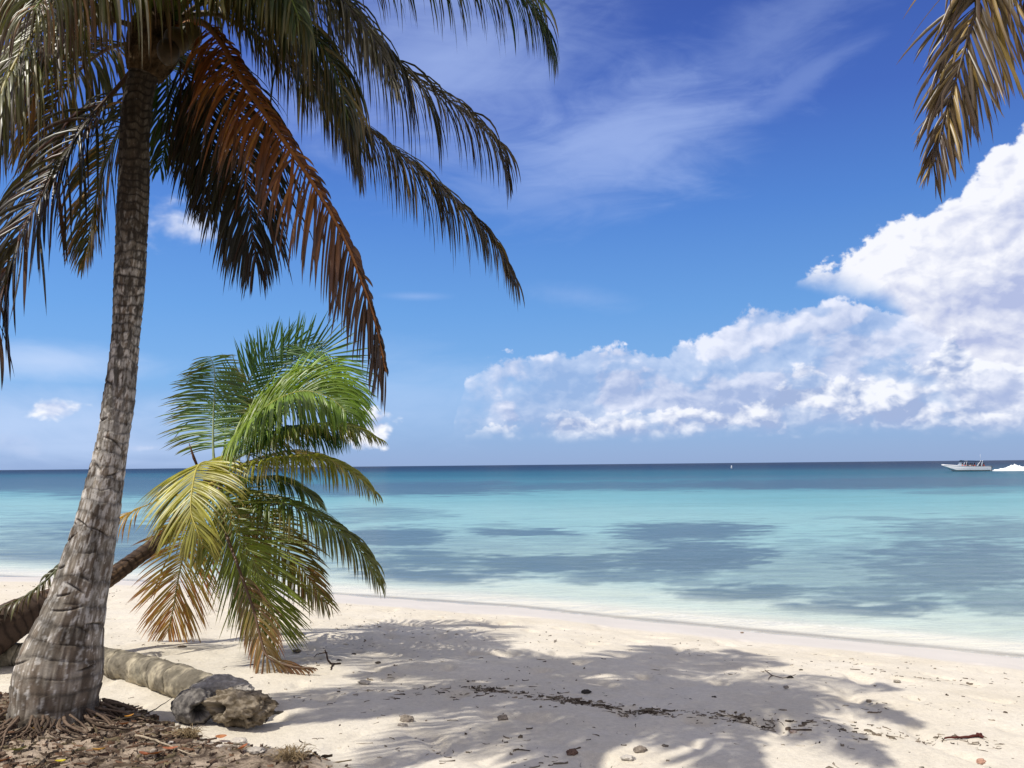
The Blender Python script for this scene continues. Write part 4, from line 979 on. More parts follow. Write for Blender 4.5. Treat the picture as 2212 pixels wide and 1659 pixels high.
def lump_mesh(name, parent, origin, c, ax, size, seed, col1, col2, amp=0.35, hollows=(), mt=None, n=70):
    """a gnarled lump: noise-displaced ellipsoid with hollows pressed in"""
    a = np.linspace(0.0, math.pi, n); b_ = np.arange(n) / n * 2 * math.pi
    A_, B_ = np.meshgrid(a, b_, indexing='ij')
    d = np.stack([np.cos(A_), np.sin(A_) * np.cos(B_), np.sin(A_) * np.sin(B_)], -1)
    ax = np.array(ax, float); ax /= np.linalg.norm(ax)
    s_ = np.cross(ax, [0, 0, 1.0]); s_ /= np.linalg.norm(s_); u_ = np.cross(s_, ax)
    wd = d[..., :1] * ax + d[..., 1:2] * s_ + d[..., 2:] * u_
    nz = fbm(d * 1.6 + seed, 1, 5, 0.58); r = 1 + amp * nz
    dk = np.zeros_like(nz)
    for (hv, hs, hd) in hollows:
        hv = np.array(hv, float); hv /= np.linalg.norm(hv)
        q = np.arccos(np.clip(wd @ hv, -1, 1)) + 0.12 * pnoise(d * 4 + seed)
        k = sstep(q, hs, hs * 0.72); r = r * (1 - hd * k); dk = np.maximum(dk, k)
    rid = 0.03 * np.sin(A_ * 23 + 3 * nz) * 0.5
    loc = d * (r + rid)[..., None] * np.array(size)
    V = np.array(c) + loc[..., :1] * ax + loc[..., 1:2] * s_ + loc[..., 2:] * u_
    n2 = fbm(d * 4 + seed, 1, 4, 0.6)
    cc = np.array(col1) + (np.array(col2) - np.array(col1)) * sstep(n2, -0.3, 0.4)[..., None]
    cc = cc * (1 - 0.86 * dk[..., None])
    f = [(i * n + j, (i + 1) * n + j, (i + 1) * n + (j + 1) % n, i * n + (j + 1) % n) for i in range(n - 1) for j in range(n)]
    return obj(name, V.reshape(-1, 3), f, mt or WOOD, parent, origin, True, {'col': np.clip(cc.reshape(-1, 3), 0.006, 1)})
c1 = on_ground(186, 727, 0.105); c1[1] += 0.06
lump_mesh('broken_root', log, LOGB, c1 + np.array([0.02, 0.03, 0]), (0.55, -0.2, 0.0), (0.15, 0.13, 0.115), 3.0, (0.09, 0.082, 0.075), (0.22, 0.20, 0.175), 0.22, [((0.75, -1, -0.1), 0.62, 0.6)], n=80)
c2 = on_ground(236, 729, 0.125); c2[1] += 0.05
lump_mesh('broken_root', log, LOGB, c2, (1, -0.25, -0.05), (0.235, 0.13, 0.115), 11.0, (0.11, 0.085, 0.055), (0.27, 0.225, 0.165), 0.42, [((-0.9, -1, 0.1), 0.45, 0.6), ((0.0, -1, -0.8), 0.32, 0.55), ((0.7, -1, -0.5), 0.24, 0.55)], n=90)
c3 = on_ground(216, 716, 0.15); c3[1] += 0.10
lump_mesh('broken_root', log, LOGB, c3, (1, -0.6, 0.05), (0.24, 0.15, 0.095), 17.0, (0.26, 0.235, 0.20), (0.44, 0.40, 0.34), 0.3, [], n=80)
mb = MB()
tp = on_ground(262, 724, 0.12)
for (dx, dz, L_, r_) in [(0.0, 0.02, 0.12, 0.03), (0.02, -0.03, 0.13, 0.032), (-0.05, -0.07, 0.10, 0.022), (-0.16, -0.09, 0.10, 0.018), (-0.02, 0.06, 0.09, 0.02)]:
    q = [tp + np.array([dx - 0.06, 0.02, dz]), tp + np.array([dx + L_ * 0.35, -0.01, dz - 0.01]), tp + np.array([dx + L_ * 0.7, -0.02, dz - 0.012 - 0.02 * (dz < -0.05)]), tp + np.array([dx + L_, -0.02, dz - 0.004])]
    mb.tube(spline(q, 12), np.linspace(r_, 0.005, 12) * (1 + 0.3 * np.sin(np.arange(12) * 2.2)), 9, (0.13, 0.115, 0.095))
mb.build('splintered_end', WOOD, log, LOGB)

# ------------------------------------------------------------------ loose things on the ground
def rock(name, px, py, size, seed, c1_, c2_, label, cat, group=None, amp=0.6, squash=0.6):
    size *= 0.78
    p = on_ground(px, py)
    loc = np.array([p[0], p[1], p[2]])
    o = lump_mesh(name, None, loc, loc + np.array([0, 0, size * squash * 0.55]), (1, 0.3 * math.sin(seed), 0), (size, size * 0.75, size * squash), seed, c1_, c2_, amp, n=26, mt=WOOD)
    return tag(o, label, cat, group)
GP = 'stones and pebbles scattered on the sand'
DK = (0.035, 0.03, 0.026); TN = (0.20, 0.165, 0.13); LT = (0.46, 0.42, 0.36)
rock('pebble', 586, 693, 0.050, 1, DK, (0.07, 0.06, 0.05), 'flat dark pebble in the middle of the big crown shadow, above the seaweed line', 'pebble', GP, squash=0.4)
rock('pebble', 790, 679, 0.036, 2, DK, DK, 'round black pebble near the tip of a frond shadow at the right', 'pebble', GP)
rock('pebble', 714, 699, 0.030, 3, DK, (0.06, 0.05, 0.04), 'small black pebble on shaded sand right of the flat dark pebble', 'pebble', GP)
rock('stone', 406, 722, 0.062, 4, TN, (0.30, 0.26, 0.21), 'brownish stone right of the log end, larger of two touching', 'stone', GP)
rock('stone', 402, 727, 0.050, 5, TN, LT, 'flat pale stone in front of the larger brownish stone', 'stone', GP, squash=0.35)
rock('stone', 503, 720, 0.046, 6, TN, (0.32, 0.27, 0.22), 'grey brown stone on shaded sand below the seaweed line', 'stone', GP)
rock('pebble', 572, 754, 0.045, 7, (0.10, 0.06, 0.045), (0.2, 0.13, 0.1), 'reddish brown pebble near the bottom edge, left of centre shadow edge', 'pebble', GP, squash=0.5)
rock('stone', 786, 688, 0.028, 8, TN, LT, 'tiny grey stone right beside the round black pebble', 'stone', GP)
rock('stone', 783, 713, 0.040, 9, (0.16, 0.13, 0.10), (0.3, 0.26, 0.2), 'crusty tan stone with seaweed on sunlit sand at the right', 'stone', GP)
rock('stone', 897, 682, 0.038, 10, (0.2, 0.17, 0.13), LT, 'speckled stone on bright sand nearest the water at the far right', 'stone', GP, squash=0.4)
rock('stone', 869, 702, 0.026, 12, TN, TN, 'small rounded stone at the end of the longest shadow finger', 'stone', GP)
rock('stone', 793, 733, 0.030, 13, (0.42, 0.27, 0.2), LT, 'pinkish shell fragment on sunlit sand below the last shadow finger', 'shell', GP, squash=0.5)
rock('stone', 640, 752, 0.048, 14, TN, (0.28, 0.24, 0.2), 'dark angular stone at the bottom right of the trunk shadow', 'stone', GP)
rock('stone', 665, 747, 0.030, 15, (0.1, 0.09, 0.08), TN, 'oval grey stone just inside the slanting shadow edge', 'stone', GP, squash=0.4)
rock('stone', 628, 759, 0.050, 16, LT, (0.55, 0.51, 0.45), 'pale broken coral lump near the bottom edge', 'coral', GP, squash=0.35)
rock('coral', 364, 683, 0.060, 17, (0.42, 0.38, 0.32), LT, 'pale flat coral piece on sunlit sand right of the dead frond tip', 'coral', GP, squash=0.3)
rock('pebble', 339, 662, 0.032, 18, DK, DK, 'black pebble beside the forked twig', 'pebble', GP)
rock('pebble', 354, 655, 0.026, 19, DK, TN, 'dark pebble up the beach right of the forked twig', 'pebble', GP)
rock('pebble', 378, 663, 0.030, 20, (0.07, 0.06, 0.05), TN, 'brown pebble farther right of the forked twig', 'pebble', GP, squash=0.4)
rock('stone', 297, 652, 0.05, 21, (0.06, 0.05, 0.04), TN, 'dark clod behind the dry frond tip on the sand', 'stone', GP, squash=0.45)
rock('stone', 182, 648, 0.055, 22, (0.10, 0.07, 0.045), TN, 'brown crumbly clod under the orange hanging frond', 'stone', GP, squash=0.4)
rock('limestone', 239, 743, 0.062, 23, LT, (0.55, 0.5, 0.43), 'pale smooth stone in the shadow right under the log end', 'stone', GP, squash=0.4)
rock('limestone', 256, 752, 0.07, 24, (0.36, 0.32, 0.27), LT, 'pale flat stone half buried at the edge of the litter', 'stone', GP, squash=0.3)
rock('stone', 274, 757, 0.06, 25, TN, (0.30, 0.25, 0.2), 'grey lump beside the dry grass tuft', 'stone', GP)
rock('stone', 981, 763, 0.035, 26, (0.45, 0.25, 0.17), (0.5, 0.32, 0.25), 'orange shell at the bottom right corner', 'shell', GP)
rock('stone', 742, 633, 0.03, 27, (0.30, 0.2, 0.14), TN, 'tan pebble on sunlit sand close to the wet sand', 'stone', GP, squash=0.4)

TW = mat('driftwood', 0.85, attr='col', spec=0.15, bump=(40, 0.5, 0.01), noise_col=(30, 0.3))
def twig(name, polys, label, cat, col, group=None):
    mb = MB(); o0 = None
    for (pts, r0, r1) in polys:
        W3 = []
        for q in pts:
            p = on_ground(q[0], q[1], q[2] if len(q) > 2 else 0.01); W3.append(p)
        if o0 is None: o0 = W3[0] * np.array([1, 1, 1])
        # lift is added along the vertical at the ground point
        C = spline(W3, 14) + np.random.default_rng(len(mb.v) + 5).normal(0, 0.003, (14, 3))
        mb.tube(C, np.linspace(r0, r1, 14), 7, col)
    return tag(mb.build(name, TW, None, o0), label, cat, group)
twig('twig', [([(341, 665, 0.01), (333, 666, 0.02), (328, 666, 0.05), (327, 666, 0.10), (325, 666, 0.14)], 0.012, 0.006), ([(333, 666, 0.02), (331, 671, 0.01)], 0.010, 0.006), ([(327, 666, 0.12), (318, 665, 0.10), (314, 666, 0.08)], 0.006, 0.003)],
     'dark forked twig standing out of the sand in front of the small palm shadow', 'twig', (0.045, 0.03, 0.022))
twig('stick', [([(945, 739, 0.008), (958, 739, 0.012), (970, 738, 0.012), (982, 737, 0.015)], 0.006, 0.010), ([(978, 737, 0.015), (983, 739, 0.012)], 0.012, 0.008)],
     'dark red brown stick lying on bright sand at the lower right', 'stick', (0.09, 0.025, 0.02))
twig('stick', [([(868, 713, 0.006), (882, 713, 0.008)], 0.005, 0.004)], 'short thin straw coloured stick above the red stick', 'stick', (0.2, 0.15, 0.1))
twig('stick', [([(136, 737, 0.01), (160, 745, 0.02), (184, 755, 0.02), (200, 758, 0.01)], 0.008, 0.003)], 'long pale curved stick lying across the leaf litter', 'stick', (0.34, 0.28, 0.2))
twig('twig', [([(112, 722, 0.01), (140, 722, 0.04), (158, 716, 0.06), (172, 710, 0.08)], 0.006, 0.002), ([(140, 722, 0.04), (150, 724, 0.03), (165, 727, 0.02)], 0.005, 0.002)], 'thin dark twig pointing from the palm foot at the log end', 'twig', (0.06, 0.045, 0.03))
twig('twig', [([(45, 708, 0.02), (47, 718, 0.02), (50, 727, 0.01)], 0.010, 0.006)], 'short stubby grey twig standing at the palm foot', 'twig', (0.22, 0.18, 0.14))
twig('seaweed', [([(765, 671, 0.01), (772, 676, 0.012), (784, 679, 0.012), (796, 676, 0.01)], 0.004, 0.003), ([(772, 676, 0.01), (768, 681, 0.01)], 0.004, 0.002)], 'curly strand of dark seaweed left of the round black pebble', 'seaweed', (0.09, 0.06, 0.045))
# dry fallen leaves
LF = mat('dry_leaf', 0.6, attr='col', spec=0.3, translucent=0.15, noise_col=(50, 0.3))
def leaf(px, py, L_, wdt, rz, col, label, group, curlv=0.5):
    p = on_ground(px, py, 0.012)
    n = 9; u = np.linspace(-1, 1, n); v_ = []
    for a in u:
        w_ = wdt * (1 - a * a) ** 0.7 + 0.001
        for b in (-1, 0, 1):
            v_.append((a * L_, b * w_, curlv * L_ * a * a * 0.6 + abs(b) * w_ * 0.45))
    v_ = np.array(v_); R = np.array([[math.cos(rz), -math.sin(rz), 0], [math.sin(rz), math.cos(rz), 0], [0, 0, 1]])
    tl = 0.35 * math.sin(px); Rt = np.array([[1, 0, 0], [0, math.cos(tl), -math.sin(tl)], [0, math.sin(tl), math.cos(tl)]])
    v_ = v_ @ Rt.T @ R.T + p + np.array([0, 0, 0.01])
    f = [(i * 3 + j, i * 3 + j + 1, i * 3 + j + 4, i * 3 + j + 3) for i in range(n - 1) for j in range(2)]
    return tag(obj('fallen_leaf', v_, f, LF, None, p, True, {'col': np.tile(col, (len(v_), 1))}), label, 'leaf', group)
Y_ = (0.45, 0.30, 0.05); O_ = (0.27, 0.09, 0.04); OL = (0.34, 0.30, 0.08)
GL = 'fallen leaves on the litter under the tall palm'
for (px, py, L_, w_, rz, cc, lb) in [
    (36, 716, 0.055, 0.022, 1.2, Y_, 'yellow upright leaf at the left of the palm foot'),
    (32, 723, 0.06, 0.02, 0.1, OL, 'olive green leaf lying flat under the yellow upright one'),
    (81, 714, 0.035, 0.015, 0.2, Y_, 'small yellow leaf touching the middle of the palm foot'),
    (93, 721, 0.038, 0.016, 0.3, (0.5, 0.36, 0.06), 'pale yellow leaf right of the palm foot middle'),
    (36, 733, 0.035, 0.020, 0.0, (0.62, 0.33, 0.03), 'bright orange yellow round leaf on the left of the litter'),
    (129, 720, 0.034, 0.015, 1.0, (0.6, 0.28, 0.05), 'orange leaf standing on twigs right of the palm'),
    (124, 728, 0.03, 0.016, 0.4, O_, 'rust orange leaf just below the standing orange leaf'),
    (98, 754, 0.04, 0.018, 0.1, (0.5, 0.28, 0.08), 'curled tan orange leaf low in the middle of the litter'),
    (144, 759, 0.045, 0.022, -0.5, O_, 'red orange leaf, left one of a pair near the bottom'),
    (155, 758, 0.042, 0.02, 0.5, (0.26, 0.09, 0.045), 'red orange leaf, right one of a pair near the bottom'),
    (170, 753, 0.045, 0.015, 0.1, (0.38, 0.13, 0.06), 'dull red leaf beside the long pale stick'),
    (243, 752, 0.045, 0.022, 1.3, (0.32, 0.11, 0.05), 'orange red upright leaf at the right end of the litter'),
    (221, 741, 0.036, 0.018, 0.2, (0.42, 0.17, 0.07), 'rust brown leaf just left of the orange red upright leaf'),
    (18, 754, 0.05, 0.02, 0.6, (0.18, 0.17, 0.07), 'dull olive leaf at the lower left on bare sandy ground'),
    (60, 766, 0.03, 0.018, 0.1, (0.65, 0.55, 0.05), 'lemon yellow leaf at the bottom edge on the left'),
    (4, 765, 0.045, 0.02, 0.9, O_, 'orange leaf in the lower left corner')]:
    leaf(px, py, L_, w_, rz, cc, lb, GL)

# --- stuff: litter, debris, seaweed lines
def scatter(name, pts, kinds, mt, cols, label, cat, seed):
    """kinds: fn(rng)-> (length,width,height); each piece is a bent chip lying on the ground"""
    r = np.random.default_rng(seed); n = len(pts)
    pts = np.asarray(pts)
    z = height(pts[:, 0], pts[:, 1], True)
    L_, W_, Hh = kinds(r, n)
    rz = r.uniform(0, 2 * math.pi, n) if name != 'seaweed_line' else r.normal(0, 0.8, n)
    u = np.linspace(-1, 1, 5)
    bend = r.normal(0, 0.35, n)
    x = u[None] * L_[:, None]; y = bend[:, None] * L_[:, None] * (u[None] ** 2)
    wp = W_[:, None] * (1 - 0.8 * u[None] ** 2)
    zz = Hh[:, None] * (0.6 + 0.8 * r.random((n, 5)))
    V = np.zeros((n, 5, 3, 3))
    for j, b in enumerate((-1, 0, 1)):
        lx = x; ly = y + b * wp
        V[:, :, j, 0] = pts[:, 0, None] + lx * np.cos(rz)[:, None] - ly * np.sin(rz)[:, None]
        V[:, :, j, 1] = pts[:, 1, None] + lx * np.sin(rz)[:, None] + ly * np.cos(rz)[:, None]
        V[:, :, j, 2] = z[:, None] + (zz if b == 0 else -0.003)
    c = np.array(cols)[r.integers(0, len(cols), n)] * r.uniform(0.6, 1.3, n)[:, None]
    C = np.repeat(np.repeat(c[:, None], 5, 1)[:, :, None], 3, 2)
    q = np.array([(i * 3 + j, i * 3 + j + 1, i * 3 + j + 4, i * 3 + j + 3) for i in range(4) for j in range(2)])
    Fq = (np.arange(n)[:, None, None] * 15 + q[None]).reshape(-1, 4)
    return tag(obj(name, V.reshape(-1, 3), Fq, mt, None, (0, 0, 0), True, {'col': C.reshape(-1, 3)}), label, cat, None, 'stuff')
r = np.random.default_rng(77)
cand = np.stack([r.uniform(-6.5, 0.5, 60000), r.uniform(2.6, 6.6, 60000)], 1)
sf = soil_f(cand[:, 0], cand[:, 1]); dT = np.hypot(cand[:, 0] - TB[0], cand[:, 1] - TB[1])
pn = fbm(np.stack([cand[:, 0], cand[:, 1], cand[:, 0] * 0], -1), 2.2, 3)
keep = (sf > 0.25) & (dT > 0.27) & (r.random(60000) < 0.20 + 0.9 * np.exp(-((dT - 0.3) / 0.75) ** 2) + 0.5 * sstep(pn, 0.0, 0.4))
lit = cand[keep][:9000]
scatter('leaf_litter', lit, lambda r, n: (r.gamma(1.8, 0.013, n) + 0.005, r.gamma(2, 0.0011, n) + 0.0008, r.gamma(2, 0.0035, n) + 0.002), ROOT,
        [(0.10, 0.065, 0.045), (0.13, 0.09, 0.065), (0.07, 0.05, 0.035), (0.05, 0.035, 0.025), (0.24, 0.19, 0.14), (0.14, 0.08, 0.05), (0.14, 0.11, 0.065)], 'brown twigs, rootlets and leaf scraps covering the ground at the palm foot', 'leaf litter', 5)
cand = np.stack([r.uniform(-9, 9, 40000), r.uniform(3.2, 15.5, 40000)], 1)
d = shore_d(cand[:, 0], cand[:, 1]); pn = fbm(np.stack([cand[:, 0], cand[:, 1], cand[:, 0] * 0], -1), 1.3, 4)
keep = (d > 2.1) & (soil_f(cand[:, 0], cand[:, 1]) < 0.3) & (r.random(40000) < 0.05 + 0.22 * sstep(pn, 0.05, 0.45))
scatter('beach_debris', cand[keep][:2600], lambda r, n: (r.gamma(1.6, 0.007, n) + 0.004, r.gamma(1.6, 0.0016, n) + 0.0012, r.gamma(2, 0.0018, n) + 0.001), ROOT,
        [(0.15, 0.12, 0.09), (0.24, 0.2, 0.15), (0.08, 0.06, 0.045), (0.38, 0.33, 0.26)], 'tiny scraps of seaweed, shell and bark strewn over the sand', 'debris', 6)
lines = [([(380, 689), (430, 691), (470, 690), (510, 694), (535, 697)], 0.22, 90), ([(543, 698), (575, 702), (600, 706), (640, 711), (668, 715)], 0.06, 260), ([(668, 713), (720, 719), (780, 724), (840, 728)], 0.14, 110), ([(830, 728), (890, 733), (940, 738), (985, 743)], 0.12, 90),
         ([(430, 742), (500, 746), (560, 752)], 0.35, 60), ([(840, 671), (880, 675), (950, 679), (990, 681)], 0.14, 40), ([(470, 686), (488, 688), (505, 692)], 0.06, 90), ([(730, 718), (750, 722)], 0.06, 50)]
wp = []
for (pl, sp_, n_) in lines:
    W3 = spline([gp(*q) for q in pl], 80)[:, :2]
    k = r.integers(0, 80, n_); cl = 0.6 + 0.8 * r.random(n_)
    wp.append(W3[k] + r.normal(0, 1, (n_, 2)) * np.array([sp_ * 0.8, sp_ * 0.7]) * cl[:, None] * (0.4 + np.abs(np.sin(k * 0.35)))[:, None])
scatter('seaweed_line', np.vstack(wp), lambda r, n: (r.gamma(2, 0.009, n) + 0.005, r.gamma(2, 0.0014, n) + 0.0008, r.gamma(2, 0.0022, n) + 0.001), ROOT,
        [(0.08, 0.06, 0.045), (0.15, 0.12, 0.09), (0.24, 0.20, 0.15)], 'broken lines of dried dark seaweed left on the sand by the tide', 'seaweed', 8)
# dry grass tufts
def tuft(px, py, n_, hgt, sprd, label, seed):
    p = on_ground(px, py); r = np.random.default_rng(seed); mb = MB()
    for k in range(n_):
        a = r.uniform(0, 2 * math.pi); s = r.uniform(0.2, 1); b0 = p + np.array([r.normal(0, 0.03), r.normal(0, 0.02), -0.01])
        h_ = hgt * r.uniform(0.4, 1.0); dx = np.array([math.cos(a), math.sin(a), 0]) * sprd * s
        mb.tube([b0, b0 + dx * 0.35 + np.array([0, 0, h_ * 0.7]), b0 + dx * 0.75 + np.array([0, 0, h_]), b0 + dx * 1.2 + np.array([0, 0, h_ * 0.75])], np.array([0.0022, 0.0018, 0.0014, 0.0006]), 4, np.array([0.30, 0.22, 0.12]) * r.uniform(0.5, 1.2), cap=False)
    return tag(mb.build('dry_grass_tuft', TW, None, p), label, 'grass tuft', 'dry grass tufts')
tuft(188, 738, 150, 0.075, 0.10, 'low tuft of dry brown grass in front of the round log end', 1)
tuft(292, 762, 110, 0.10, 0.12, 'straw coloured dry grass tuft at the right end of the soil bank', 2)
# crumbly sandy clods along the bank
cl = []
for k in range(5000):
    px = r.uniform(-60, 320); py = r.uniform(722, 790)
    cl.append((px, py))
cand = np.stack([r.uniform(-4.2, -0.4, 9000), r.uniform(3.4, 5.5, 9000)], 1)
sf = soil_f(cand[:, 0], cand[:, 1]); pn = fbm(np.stack([cand[:, 0], cand[:, 1], cand[:, 0] * 0 + 3], -1), 3, 3)
cand = cand[(sf > 0.15) & (pn > 0.05)][:500]
V = []; Fq = []; Cc = []
base_s = np.array([(x, y, z) for x in (-1, 1) for y in (-1, 1) for z in (-1, 1)], float); base_s = np.vstack([base_s * 0.62, np.eye(3), -np.eye(3)])
bf = [(0, 1, 10), (1, 3, 13 - 3)]
# octahedral-cube pebble: 8 corners + 6 face centres
fcs = {8: (4, 5, 7, 6), 11: (0, 1, 3, 2), 9: (2, 3, 7, 6), 12: (0, 1, 5, 4), 10: (1, 3, 7, 5), 13: (0, 2, 6, 4)}
tri = []
for cidx, loop in fcs.items():
    for q in range(4): tri.append((cidx, loop[q], loop[(q + 1) % 4]))
tri = np.array(tri); zz = height(cand[:, 0], cand[:, 1], True)
sz = r.gamma(1.6, 0.0034, len(cand)) + 0.002
for k in range(len(cand)):
    v = base_s * (1 + r.normal(0, 0.14, base_s.shape)) * sz[k] * np.array([1, 0.85, 0.65])
    V.append(v + np.array([cand[k, 0], cand[k, 1], zz[k] + sz[k] * 0.2])); Fq.append(tri + 14 * k)
    Cc.append(np.tile(np.array([(0.40, 0.34, 0.27), (0.28, 0.22, 0.16), (0.52, 0.47, 0.40), (0.16, 0.12, 0.09)][r.integers(0, 4)]) * r.uniform(0.8, 1.15), (14, 1)))
tag(obj('gravel', np.vstack(V), np.vstack(Fq), WOOD, None, (0, 0, 0), True, {'col': np.vstack(Cc)}), 'sandy crumbs and small coral gravel on the soil bank', 'gravel', None, 'stuff')

# ------------------------------------------------------------------ speedboat and its wake
def water_pt(px, py):
    rr = ray(px, py); t_ = -CAM[2] / rr[2]; return CAM + rr * t_
GELC = mat('boat_gelcoat', 0.25, attr='col', spec=0.5)
BTRIM = mat('boat_fittings', 0.4, attr='col', spec=0.4)
wpt = water_pt(967, 471.2)
DB = wpt[1]
mpp = DB / F                                      # metres per pixel at the boat
BL = 46.5 * mpp
boat = empty('speedboat', (wpt[0], wpt[1], 0), 'white open speedboat with a dark canopy speeding left near the horizon', 'boat')
O = np.array([wpt[0], wpt[1], 0.0])
xb, xs_ = -0.54 * BL, 0.46 * BL
def rise(x): return 0.035 * BL * max(0, (xs_ - x) / BL) ** 1.3      # bow rides high
secs = []
for s in np.linspace(0, 1, 26):
    x = xs_ + (xb - xs_) * s
    beam = 0.115 * BL * (1 - max(0, (s - 0.45) / 0.55) ** 2.2) + 0.01
    sheer = 0.098 * BL + 0.045 * BL * s ** 2 * 0.9 + 0.0
    keel = -0.02 * BL + (0.0 if s < 0.72 else (s - 0.72) / 0.28 * (sheer + 0.02 * BL) * 0.97)
    chine = keel + (sheer - keel) * 0.35
    sec = [(x, 0, keel), (x, -beam * 0.93, chine), (x, -beam * 0.985, (chine + sheer) / 2), (x, -beam, sheer), (x, -beam * 0.86, sheer + 0.004 * BL), (x, -beam * 0.82, sheer - (0.055 * BL if s < 0.68 else -0.008 * BL)), (x, 0, sheer - (0.055 * BL if s < 0.68 else -0.015 * BL))]
    secs.append(sec + [(q[0], -q[1], q[2]) for q in sec[-2:0:-1]])
k = len(secs[0]); v = np.array(secs).reshape(-1, 3) + O
f = [(i * k + j, i * k + (j + 1) % k, (i + 1) * k + (j + 1) % k, (i + 1) * k + j) for i in range(25) for j in range(k)] + [tuple(range(k))[::-1], tuple(25 * k + j for j in range(k))]
obj('hull', v, f, GELC, boat, O, False, {'col': np.tile((0.92, 0.92, 0.90), (len(v), 1))})
mb = MB(); 
for sy in (-1, 1): mb.tube([O + np.array([q[3][0], sy * q[3][1] * 1.0, q[3][2]]) for q in secs[:-1]], 0.05, 6, (0.62, 0.62, 0.6))
mb.build('gunwale_rail', BTRIM, boat, O)
cx0, cx1 = -0.115 * BL, 0.30 * BL; cz = 0.235 * BL
n_ = 14; v = []; 
for i_ in range(n_):
    x = cx0 + (cx1 - cx0) * i_ / (n_ - 1)
    for j_ in range(9):
        y = (j_ / 8 - 0.5) * 0.19 * BL; v.append((x, y, cz - 0.012 * BL * i_ / n_ - 0.02 * BL * (2 * j_ / 8 - 1) ** 2)); 
v = np.array(v); v2 = v - np.array([0, 0, 0.06]); V_ = np.vstack([v, v2]) + O
f = [(i_ * 9 + j_, (i_ + 1) * 9 + j_, (i_ + 1) * 9 + j_ + 1, i_ * 9 + j_ + 1) for i_ in range(n_ - 1) for j_ in range(8)]
f = f + [tuple(q + n_ * 9 for q in ff_[::-1]) for ff_ in f]
for i_ in range(n_ - 1): f += [(i_ * 9, i_ * 9 + n_ * 9, (i_ + 1) * 9 + n_ * 9, (i_ + 1) * 9), (i_ * 9 + 8, (i_ + 1) * 9 + 8, (i_ + 1) * 9 + 8 + n_ * 9, i_ * 9 + 8 + n_ * 9)]
obj('canopy', V_, f, BTRIM, boat, O, True, {'col': np.tile((0.025, 0.05, 0.09), (len(V_), 1))})
for sy in (-1, 1):
    for (xa, xb_, za, zb) in [(-0.12, -0.07, 0.11, 0.225), (-0.06, -0.035, 0.11, 0.225), (0.17, 0.265, 0.10, 0.225), (0.265, 0.30, 0.10, 0.222)]:
        v, f = tube([O + np.array([xa * BL, sy * 0.09 * BL, za * BL]), O + np.array([xb_ * BL, sy * 0.085 * BL, zb * BL])], 0.045 if xa < 0.1 else 0.07, 6)
        obj('canopy_post', v, f, BTRIM, boat, O, True, {'col': np.tile((0.8, 0.8, 0.8), (len(v), 1))})
v, f = tube([O + np.array([0.30 * BL, 0, 0.22 * BL]), O + np.array([0.305 * BL, 0, 0.36 * BL])], 0.02, 5)
obj('antenna', v, f, BTRIM, boat, O, True, {'col': np.tile((0.8, 0.8, 0.8), (len(v), 1))})
mb = MB(); mb.box(O + np.array([-0.14 * BL, 0, 0.13 * BL]), (0.35, 1.2, 0.5), (0.5, 0.55, 0.6)); mb.box(O + np.array([-0.135 * BL, 0, 0.165 * BL]), (0.05, 1.1, 0.45), (0.25, 0.3, 0.35))
mb.build('console', BTRIM, boat, O, smooth=False)
mb = MB()
for q in range(5): mb.box(O + np.array([(-0.05 + q * 0.075) * BL, 0, 0.075 * BL]), (0.45, 1.9, 0.35), (0.6, 0.6, 0.58))
mb.build('bench', BTRIM, boat, O, smooth=False)
for sy in (-1, 1):
    mb = MB(); mb.box(O + np.array([0.495 * BL, sy * 0.35, 0.085 * BL]), (0.5, 0.35, 0.5), (0.10, 0.11, 0.12)); mb.box(O + np.array([0.50 * BL, sy * 0.35, 0.02 * BL]), (0.22, 0.16, 1.0), (0.12, 0.13, 0.14)); mb.box(O + np.array([0.535 * BL, sy * 0.35, -0.01 * BL]), (0.6, 0.12, 0.12), (0.12, 0.13, 0.14))
    mb.build('outboard_engine', BTRIM, boat, O, smooth=False)
